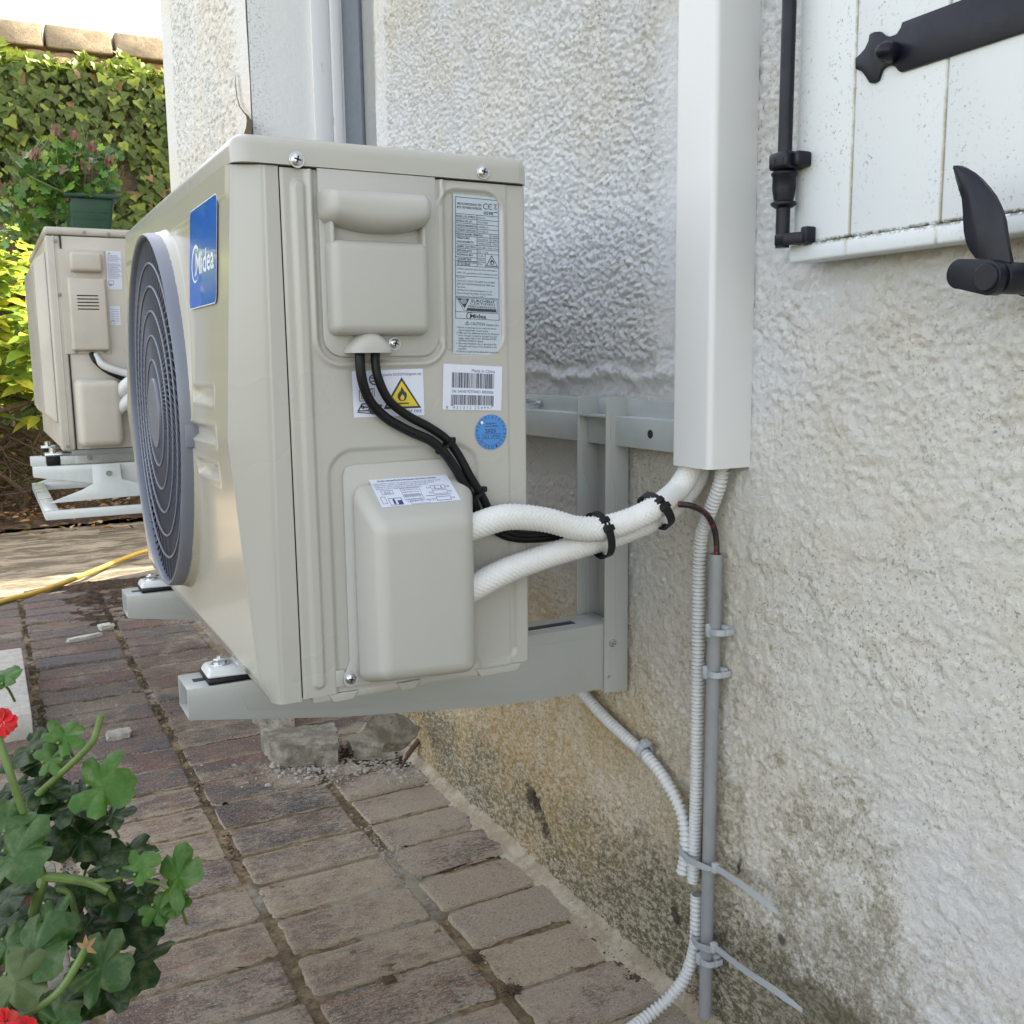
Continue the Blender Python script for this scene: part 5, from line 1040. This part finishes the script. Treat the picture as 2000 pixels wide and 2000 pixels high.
tube2('corrugated_conduit', [(185, 694, Y2-.01), (200, 712, Y2-.025), (228, 724, Y2-.03), (262, 730, Y2-.03), (320, 720, Y2)], .009, 'lgrey', 'short pale conduit beside the black cable of the background air conditioner', 'conduit')
tube2('insulated_hose', [(226, 772, Y2-.03), (240, 758, Y2-.04), (262, 742, Y2-.04), (320, 720, Y2-.02)], .015, 'insul', 'upper white hose leaving the background air conditioner', 'hose', 'background hoses')
tube2('insulated_hose', [(226, 803, Y2-.03), (242, 790, Y2-.04), (264, 770, Y2-.04), (320, 735, Y2-.02)], .015, 'insul', 'lower white hose leaving the background air conditioner', 'hose', 'background hoses')
# its bracket
b2 = empty('wall_bracket', 'white bracket frame with triangular gusset plates under the background air conditioner', 'bracket', loc=(.2, 2, 0))
def arm2(y, px0, top0, bot0, bot1, nm='arm'):
    p0 = P(px0, top0, 1, y); q0 = P(px0, bot0, 1, y); b = MB(); b.prism([(p0.x, p0.z), (W, p0.z), (W, q0.z-bot1), (p0.x+.2, q0.z-bot1), (p0.x, q0.z)], lambda u, v, d: (u, d, v), y, y+.04, .002); return b.build(nm, M['footw'], b2)
arm2(2.28, 59, 893, 911, .0); arm2(Y2+.02, 64, 913, 933, .035)
yN = 1.62; c = P(89, 1008, 1, yN); tz = P(89, 1000, 1, yN).z; bz = P(89, 1017, 1, yN).z; xn = c.x
yF = P(62, 945, 0, xn).y
b = MB(); b.box((xn, yN, bz), (W, yN+.022, tz), .002); b.build('front_rail', M['footw'], b2)
b = MB(); b.box((xn, yN+.0225, bz), (xn+.032, yF, tz), .002); b.box((xn+.0322, yF-.03, bz), (W, yF, tz), .002); b.build('side_rail', M['footw'], b2)
for y in (yN+.08, 2.2):
    G = [P(a, c, 1, yN+.08) for a, c in ((180, 908), (234, 904), (236, 925), (239, 936), (275, 944), (330, 965), (272, 968), (92, 984), (160, 957), (182, 945))]
    b = MB(); b.prism([(p.x, p.z) for p in G], lambda u, v, d: (u, d, v), y, y+.003, .0005); gp_ = b.build('gusset_plate', M['footw'], b2); p = P(212, 924, 1, yN+.08); b = MB(); b.cyl((p.x, y, p.z), (p.x, y-.004, p.z), .007, 14); b.build('bolt', M['steel'], gp_)
for (pa, pb, y) in ((92, 118, Y2+.03), (84, 105, 2.29)):
    p = P(pa, 911, 1, y) if y < 2 else P(pa, 893, 1, y); q = P(pb, 891, 1, y) if y < 2 else P(pb, 876, 1, y); b = MB(); b.box((p.x, y, p.z), (q.x, y+.04, q.z), .003); rf = b.build('rubber_foot', M['rubber'], a2)
    b = MB(); b.box((p.x-.004, y-.004, q.z), (q.x+.03, y+.045, q.z+.008), .003); b.cyl(((p.x+q.x)/2, y+.02, q.z+.008), ((p.x+q.x)/2, y+.02, q.z+.02), .008, 8); b.build('foot_plate', M['steel'], rf)
# planter on top
pl = empty('window_box', 'dark green plastic window box standing on top of the background air conditioner', 'planter', loc=(.05, 1.9, zt2+.02))
yp = Y2+.05; p0, p1, t0, t1 = P(139, 449, 1, yp), P(219, 451, 1, yp), P(131, 381, 1, yp), P(226, 388, 1, yp); zp0 = zt2+.0215; zp1 = t0.z
b = MB(); Lp = .55
b.hexa([(p0.x, yp+Lp, zp0), (p1.x, yp+Lp, zp0), (t1.x, yp+Lp+.03, zp1), (t0.x, yp+Lp+.03, zp1), (p0.x, yp+.012, zp0), (p1.x, yp+.012, zp0), (t1.x-.004, yp, zp1), (t0.x+.004, yp, zp1)], .007, 0, 3)
for k in (.36, .55): z = zp0+(zp1-zp0)*k; b.box((p0.x+(t0.x-p0.x)*k+.004, yp+.012*(1-k)-.0012, z-.001), (p1.x-.004, yp+.02, z+.0012), .0008)
b.build('trough', M['gplast'], pl); b = MB(); b.box((t0.x-.009, yp-.012, zp1-.004), (t1.x+.010, yp+Lp+.045, zp1+.007), .005, seg=4); b.build('rim', M['gplast'], pl)
pg = empty('potted_geranium', 'straggly geranium with faded pink blooms growing from the green window box', 'plant', loc=(.05, 1.9, zp1))
random.seed(31); b = MB(); s_ = MB(); dd = MB()
for i in range(70):
    x = rnd(-.09, t1.x+.01); y = rnd(yp, yp+.35); h = rnd(.02, .17)*(1-abs(x-.03)*2.2); q = [Vector((max(t0.x+.01, x*.7), y, zp1)), Vector((x+rnd(-.02, .02), y-.01, zp1+h*.6)), Vector((x+rnd(-.05, .05), y+rnd(-.05, .05), zp1+h+.02))]; s_.tube(spline(q, 4), .0022, 5)
for i in range(620):
    k = rnd(0, 1)
    if k < .62: x = rnd(-.10, t1.x+.012); z = zp1+rnd(-.01, .12)*(1-abs(x-.04)*2)+.01
    else: x = rnd(-.19, t0.x+.02); z = zp1+rnd(-.085, .055)-max(0, -.06-x)*.2
    y = rnd(yp-.01, yp+.30) if k < .62 else rnd(yp+.0, yp+.4); gk = rnd(.6, 1.2); col = random.choice([(.10*gk, .24*gk, .035*gk), (.15*gk, .32*gk, .04*gk), (.07*gk, .16*gk, .035*gk), (.25*gk, .38*gk, .05*gk), (.24*gk, .16*gk, .09*gk)])
    addleaf(b, Vector((x, y, z)), Vector((rnd(-1, 1), rnd(-1, .4), rnd(-.3, .9))), Vector((rnd(-.6, .6), -.7, rnd(.1, 1))), rnd(.014, .03), 'ger', .1, col)
for (cx, cz) in ((-.02, .16), (.02, .15), (.06, .13), (.04, .08), (-.07, .10), (.10, .10)):
    s_.tube(spline([Vector((cx*.8, yp+.03, zp1+.01)), Vector((cx, yp, zp1+cz*.6)), Vector((cx+.005, yp, zp1+cz))], 4), .0015, 5)
    dd = MB()
    for k in range(16): col = random.choice([(.30, .10, .10), (.34, .20, .14), (.22, .13, .09)]); addleaf(dd, Vector((cx+rnd(-.008, .008), yp+rnd(-.01, .01), zp1+cz+rnd(-.01, .006))), Vector((rnd(-.5, .5), rnd(-.5, .2), -1)), Vector((rnd(-1, 1), -1, .2)), rnd(.008, .022), 'long', .1, col)
    dd.build('flower', M['petal'], pg, 0)
b.build('foliage', M['gleaf'], pg, 0); s_.build('stems', M['stem'], pg)
# ================================================================ THINGS ON THE GROUND
def PG(px, py, z=GZ+.012): return P(px, py, 2, z)
b = MB(); b.tube(spline([PG(-120, 1222)+Vector((0, 0, .0)), PG(0, 1176), PG(60, 1160), PG(120, 1140), PG(190, 1112), PG(250, 1088), PG(290, 1076), PG(330, 1070)+Vector((.1, .0, 0)), PG(360, 1068)+Vector((.3, .1, 0))], 10), .0105, 16)
tag(b.build('garden_hose', M['hose']), 'yellow garden hose lying across the ground at left', 'hose')
def rock(name, c, size, mat, seed, lab, cat, rot=0, grp=None, sub=3, rough=.25, flat=True):
    bm = bmesh.new(); bmesh.ops.create_cube(bm, size=2); bmesh.ops.subdivide_edges(bm, edges=bm.edges[:], cuts=7, use_grid_fill=True)
    for v in bm.verts:
        p = v.co.copy(); q = p.normalized()*1.25; p = p.lerp(q, .25 if flat else .75); nn = mnoise.noise_vector(p*1.3+Vector((seed, 0, 0)))*rough+mnoise.noise_vector(p*5+Vector((seed, 3, 0)))*rough*.22; v.co = p+nn
        v.co = Vector((v.co.x*size[0], v.co.y*size[1], v.co.z*size[2]))
    b = MB(); b.bmesh(bm); R = Matrix.Rotation(rot, 4, 'Z'); b.v = [tuple(R @ Vector(v)+Vector(c)) for v in b.v]
    zm = min(v[2] for v in b.v); b.v = [(v[0], v[1], v[2]-zm+GZ-.006) for v in b.v] if name != 'float' else b.v
    o = b.build('stone' if name == 'float' else name, mat, sharp=40); 
    if lab: tag(o, lab, cat, grp)
    return o
def slab(name, pts, thick, mat, lab, seed, ax=None, amp=.006):
    """slab from 3D outline with rough broken sides"""
    pts = [Vector(p) for p in pts]; n = (pts[1]-pts[0]).cross(pts[2]-pts[0]).normalized()
    dens = []
    for i in range(len(pts)):
        a, c = pts[i], pts[(i+1) % len(pts)]; k = max(2, int((c-a).length/.008))
        for j in range(k): dens.append(a.lerp(c, j/k))
    cen_ = sum(pts, Vector())/len(pts); b = MB(); N = len(dens); V = []; lay = 7
    for l in range(lay):
        t = l/(lay-1)
        for p in dens: d = mnoise.noise_vector(Vector((p.x*60, p.y*60, p.z*60+t*3+seed)))*amp; d += mnoise.noise_vector(Vector((p.x*170, p.y*170, p.z*170+t*7+seed)))*amp*.4; V.append(p+n*thick*t+d)
    b.add(V, [(l*N+i, l*N+(i+1) % N, (l+1)*N+(i+1) % N, (l+1)*N+i) for l in range(lay-1) for i in range(N)])
    for l, tt in ((0, 0), (lay-1, 1)):
        prev = l*N
        for ring in (.8, .55, .28):
            base = len(b.v)
            for p in dens: q = cen_.lerp(p, ring)+n*thick*tt; b.v.append(tuple(q+mnoise.noise_vector(q*55+Vector((seed, 0, 0)))*amp*.4))
            b.f += [(prev+i, prev+(i+1) % N, base+(i+1) % N, base+i) for i in range(N)]; b.m += [0]*N; prev = base
        b.f.append(tuple(prev+i for i in range(N))); b.m.append(0)
    bm = bmesh.new(); me = bpy.data.meshes.new('t'); me.from_pydata(b.v, [], b.f); bm.from_mesh(me); bmesh.ops.recalc_face_normals(bm, faces=bm.faces); b2_ = MB(); b2_.bmesh(bm); bpy.data.meshes.remove(me)
    return tag(b2_.build(name, mat, sharp=32), lab, 'rubble', 'broken concrete pieces by the wall')
a = PG(548, 1499, GZ); c = PG(663, 1494, GZ); hA = .052; dv = Vector((-.01, .10, 0))
slab('concrete_chunk', [a, c, c+Vector((.012, .04, 0)), c+Vector((.03, .12, 0)), a+dv*1.15, a+Vector((-.012, .03, 0))], hA, M['conc'], 'flat broken concrete block with a straight front, left of the pile', 3)
a = P(697, 1440, 1, .93); yy = .93
pB = [P(696, 1438, 1, yy-.03), P(735, 1392, 1, yy+.03), P(808, 1438, 1, yy), P(786, 1466, 1, yy-.04), P(740, 1470, 1, yy-.05)]
slab('concrete_chunk', pB, -.035, M['conc'], 'pointed concrete slab leaning up against the wall step', 8)
a = PG(700, 1487, GZ); c = PG(772, 1484, GZ); slab('concrete_chunk', [a, c, c+Vector((.01, .08, 0)), a+Vector((.0, .08, 0))], .022, M['conc'], 'small concrete piece under the pointed slab', 5)
a = PG(509, 1428, GZ); c = PG(575, 1440, GZ); slab('concrete_chunk', [a, c, c+Vector((.03, .14, 0)), a+Vector((.0, .14, 0))], .05, M['conc'], 'concrete block at the back half hidden by the bracket arm', 14)
b = MB(); b.tube(spline([PG(783, 1500), P(800, 1470, 2, GZ+.03), P(820, 1445, 2, GZ+.055)], 5), [.003]*4+[.006]*4+[.006]*3, 7); 
tag(b.build('stick', M['twig'], sharp=30), 'rusty brown splintered stick poking out of the rubble', 'stick')
rock('plaster_chip', PG(165, 1248, GZ), (.055, .012, .008), M['conc2'], 4, 'long pale plaster fragment lying on the brick paving', 'debris', rot=.35)
rock('plaster_chip', PG(207, 1228, GZ), (.022, .018, .010), M['conc2'], 9, 'short pale plaster lump beside the long fragment', 'debris', rot=.3)
rock('stone', PG(232, 1440, GZ), (.026, .020, .010), M['rub'], 12, 'flat pale stone lying alone on the paving left of the joint', 'stone')
rock('stone', PG(760, 1918, GZ), (.009, .008, .006), M['bark'], 22, 'small dark clod on a brick edge at bottom centre', 'stone')
random.seed(41); b = MB()
def pebble(p, s, dark=0):
    bm = bmesh.new(); bmesh.ops.create_icosphere(bm, subdivisions=1, radius=s)
    sc = Vector((rnd(.7, 1.3), rnd(.7, 1.3), rnd(.45, .8)))
    for v in bm.verts: v.co = Vector((v.co.x*sc.x, v.co.y*sc.y, v.co.z*sc.z))*rnd(.8, 1.2)+p
    b.bmesh(bm)
for i in range(1100):
    px, py = random.gauss(690, 110), random.gauss(1502, 14)
    if i < 500: px, py = rnd(540, 850), 1488+abs(random.gauss(0, 16))
    if px > 790 and py < 1440+(px-790)*.9: continue
    p = PG(px, py, GZ)
    if p.x > W-.01: continue
    pebble(p+Vector((0, 0, .001)), abs(random.gauss(0, .0016))+.001 if rnd(0, 1) < .9 else rnd(.004, .008))
for i in range(350):
    k = rnd(0, 1)
    if k < .5: p = Vector((W-.02-abs(random.gauss(0, .05)), rnd(-.3, 1.1), GZ-.0005))
    else: p = Vector((rnd(-.3, .5), rnd(-.2, 2.6), GZ-.0005))
    pebble(p, rnd(.0008, .0022))
for i in range(260):
    p = Vector((.355+random.gauss(0, .02), .62+random.gauss(0, .09), GZ+.002)); pebble(p, rnd(.001, .003))
tag(b.build('gravel_debris', M['rub'], sharp=30), 'loose mortar crumbs and grit scattered on the bricks by the wall', 'grit', kind='stuff')
b = MB(); random.seed(77)
for i in range(420):
    px, py = rnd(660, 812), rnd(1462, 1500); p = PG(px, py, GZ)
    if p.x < W-.01: pebble(p+Vector((0, rnd(0, .03), 0)), rnd(.002, .007))
tag(b.build('soil_crumbs', M['gsoil'], sharp=30), 'dark soil crumbs filling the gaps between the broken concrete pieces', 'soil', kind='stuff')
random.seed(43); b = MB()   # moss and dirt clumps in the wide joints
for (xj, y0, y1, n, sp_) in ((-.160, .5, 3.2, 500, .008), (.111, .7, 3.2, 900, .007), (.1, 2.4, 3.2, 500, .10), (.36, .02, .10, 90, .006), (.50, .02, .10, 120, .012)):
    for i in range(n):
        p = Vector((xj+random.gauss(0, sp_), rnd(y0, y1), GZ-.004+rnd(0, .004))); 
        if mnoise.noise(Vector((xj*9, p.y*7, 0))) < -.05: continue
        pebble(p, rnd(.0012, .0034))
for (px, py, n, sg) in ((1112, 1762, 150, 5), (1128, 1778, 90, 5), (1160, 1806, 160, 7), (1200, 1850, 130, 8), (1222, 1878, 160, 8), (930, 1868, 130, 7), (1000, 1930, 200, 9), (1180, 1830, 100, 9), (1245, 1905, 160, 10)):
    for i in range(n):
        p = PG(px+random.gauss(0, sg), py+random.gauss(0, sg*.6), GZ+.001)
        if p.x < W-.004: pebble(p-Vector((0, 0, .0008)), rnd(.0006, .0022))
tag(b.build('moss_clumps', M['bark'], sharp=0), 'dark moss and dirt clumps growing in the joints of the paving', 'moss', kind='stuff')
# pale slab at left
b = MB(); b.box((-.75, 1.60, GZ-.01), (-.184, 2.24, GZ+.062), .004); tag(b.build('stone_slab', M['conc2']), 'pale rectangular stone block on the paving at the left edge', 'stone')
# ---- foreground planter + ivy geranium
xt = P(157, 2000, 2, -.24).x; tr = empty('concrete_trough', 'weathered concrete planter trough under the trailing geranium at bottom left', 'planter', loc=(xt-.15, -.2, GZ)); yt = P(60, 1690, 2, -.24).y
b = MB(); b.box((xt-.026, -.75, GZ-.005), (xt, yt, -.24), .004); b.box((xt-.30, -.75, GZ-.005), (xt-.275, yt, -.24), .004); b.box((xt-.2745, yt-.026, GZ-.005), (xt-.0265, yt, -.24), .004); b.build('side_walls', M['conc'], tr)
b = MB(); b.box((xt-.2745, -.74, GZ), (xt-.0265, yt-.0265, -.262)); b.build('potting_soil', M['gsoil'], tr)
gp0 = empty('ivy_geranium', 'trailing red flowered geranium with glossy lobed leaves at the bottom left corner', 'plant', loc=(xt-.1, -.2, -.26))
random.seed(51)
LV = [(10, 1322, 30, .95, 100, 1), (128, 1437, 34, .86, 60, 1), (48, 1468, 42, .88, 150, 0), (100, 1482, 30, .86, 40, 1), (202, 1535, 56, .84, 0, 1), (152, 1572, 48, .86, -30, 0), (95, 1640, 46, .87, -80, 0), (160, 1632, 54, .85, -60, 0), (30, 1672, 66, .78, -30, 2), (12, 1600, 40, .8, 90, 2),
      (242, 1685, 38, .83, 90, 0), (277, 1692, 34, .82, 70, 1), (348, 1712, 50, .82, 10, 1), (308, 1778, 28, .82, -50, 1), (343, 1768, 24, .82, -70, 1), (232, 1755, 44, .84, -100, 0), (262, 1800, 58, .85, -60, 0), (256, 1885, 64, .86, -70, 0), (200, 1840, 52, .87, -120, 0), (203, 1938, 54, .88, -90, 0), (105, 1808, 44, .8, -10, 2), (68, 1865, 64, .76, -20, 2), (200, 1890, 54, .78, -15, 2), (32, 1918, 54, .74, -40, 3), (15, 1752, 48, .82, -60, 0), (12, 1802, 40, .84, -90, 0), (14, 1850, 40, .8, -45, 2), (112, 1995, 40, .76, 20, 2), (172, 1728, 22, .84, -90, 0), (70, 1545, 40, .9, -100, 0), (120, 1560, 40, .9, -60, 0), (195, 1880, 50, .9, -120, 0), (140, 1950, 40, .9, -100, 0), (60, 1590, 44, .92, -90, 0), (18, 1545, 34, .9, 130, 0), (285, 1750, 30, .84, -20, 0), (215, 1800, 50, .9, -90, 0), (40, 1990, 50, .8, -60, 0)]
b = MB(); stm = MB()
def bigleaf(c, r, dep, ang, tone):
    size = 2*r/F*dep; a = math.radians(ang); scr = RX*math.cos(a)+UX*math.sin(a)
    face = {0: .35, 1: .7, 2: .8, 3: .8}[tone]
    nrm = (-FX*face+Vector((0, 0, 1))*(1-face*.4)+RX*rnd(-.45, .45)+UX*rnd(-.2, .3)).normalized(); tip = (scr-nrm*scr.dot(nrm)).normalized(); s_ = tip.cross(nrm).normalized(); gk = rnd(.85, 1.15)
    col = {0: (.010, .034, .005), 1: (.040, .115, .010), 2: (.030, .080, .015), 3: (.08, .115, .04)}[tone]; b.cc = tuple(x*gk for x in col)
    poly = leafpoly('ger'); rings = [0, .3, .6, .85, 1.0]; cen2 = (0, .30); V = []; n = len(poly); sub = []
    for i in range(n):
        p0, p1 = poly[i], poly[(i+1) % n]
        for k in range(3): t = k/3; sub.append((p0[0]*(1-t)+p1[0]*t, p0[1]*(1-t)+p1[1]*t))
    ph = rnd(0, 6); n = len(sub)
    for rg in rings:
        for (u, v) in sub:
            uu, vv = cen2[0]+(u-cen2[0])*rg, cen2[1]+(v-cen2[1])*rg; th = math.atan2(v-.3, u); w_ = math.sin(th*5+ph)*.07*rg**2+math.cos(th*2+ph)*.06*rg-.10*rg**2.5+abs(uu)*.16
            V.append(c+s_*uu*size+tip*(vv-.3)*size+nrm*w_*size)
    b.add(V, [(l*n+i, l*n+(i+1) % n, (l+1)*n+(i+1) % n, (l+1)*n+i) for l in range(4) for i in range(n)])
    return c-tip*.3*size
for k in range(46):
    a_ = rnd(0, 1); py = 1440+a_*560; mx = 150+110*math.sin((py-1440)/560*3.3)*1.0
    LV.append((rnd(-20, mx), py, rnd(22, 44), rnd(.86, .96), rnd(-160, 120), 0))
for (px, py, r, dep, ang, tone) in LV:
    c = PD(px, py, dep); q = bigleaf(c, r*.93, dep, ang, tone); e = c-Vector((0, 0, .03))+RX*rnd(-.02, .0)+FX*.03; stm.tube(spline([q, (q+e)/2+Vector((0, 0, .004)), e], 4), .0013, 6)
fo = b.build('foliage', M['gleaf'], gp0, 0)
def stemp(pts, r): stm.tube(spline([PD(a, c, d) for a, c, d in pts], 8), r, 10)
stemp([(-8, 1430, .80), (0, 1450, .80), (23, 1520, .80), (51, 1603, .81), (68, 1665, .82), (86, 1712, .83)], .0031)
stemp([(86, 1712, .83), (130, 1716, .83), (177, 1724, .83), (212, 1740, .83)], .0040); stemp([(86, 1712, .83), (78, 1740, .83), (68, 1775, .84), (50, 1840, .86)], .0045); stemp([(177, 1724, .83), (205, 1718, .83), (240, 1712, .83)], .0022)
stemp([(60, 1565, .87), (88, 1538, .86), (135, 1496, .85), (177, 1454, .84), (190, 1425, .84), (198, 1396, .84)], .0028); stemp([(112, 1736, .84), (135, 1745, .84), (145, 1775, .84), (156, 1815, .85)], .0026); stemp([(30, 1990, .74), (80, 1965, .74), (121, 1930, .74), (150, 1885, .74), (170, 1848, .74)], .0028)
stemp([(88, 1538, .86), (60, 1580, .87), (60, 1650, .88), (40, 1750, .9)], .003); stemp([(212, 1740, .83), (235, 1790, .85), (230, 1850, .87)], .0022); stemp([(126, 1440, .86), (118, 1500, .86), (100, 1540, .87)], .0015); stemp([(240, 1712, .83), (300, 1722, .82), (330, 1735, .82)], .0016)
stm.build('stems', M['stem'], gp0)
for (cx, cy, d, n, sz, sp_) in ((6, 1410, .80, 10, 27, 10), (12, 2000, .72, 12, 26, 14), (52, 2003, .72, 8, 22, 12)):
    b = MB()
    for k in range(n):
        a = k*2*PI/n+rnd(-.2, .2); c = PD(cx+rnd(-sp_, sp_)*.4, cy+rnd(-sp_, sp_)*.4, d); tip = RX*math.cos(a)+UX*math.sin(a)-FX*.4; gk = rnd(.8, 1.2); addleaf(b, c, tip, -FX+UX*.4+RX*rnd(-.5, .5), sz/F*d*.95, 'petal', .45, (.62*gk, .012, .02), fold=.25)
    b.build('flower', M['petal'], gp0, 0)
b = MB()
for k in range(4): a = k*PI/2+.4; addleaf(b, PD(170, 1850, .735), RX*math.cos(a)+UX*(math.sin(a)+.8)-FX*.3, -FX+UX*.3, .0075, 'long', .5, (.30, .15, .07), fold=.5)
b.build('dried_bloom', M['petal'], gp0, 0)
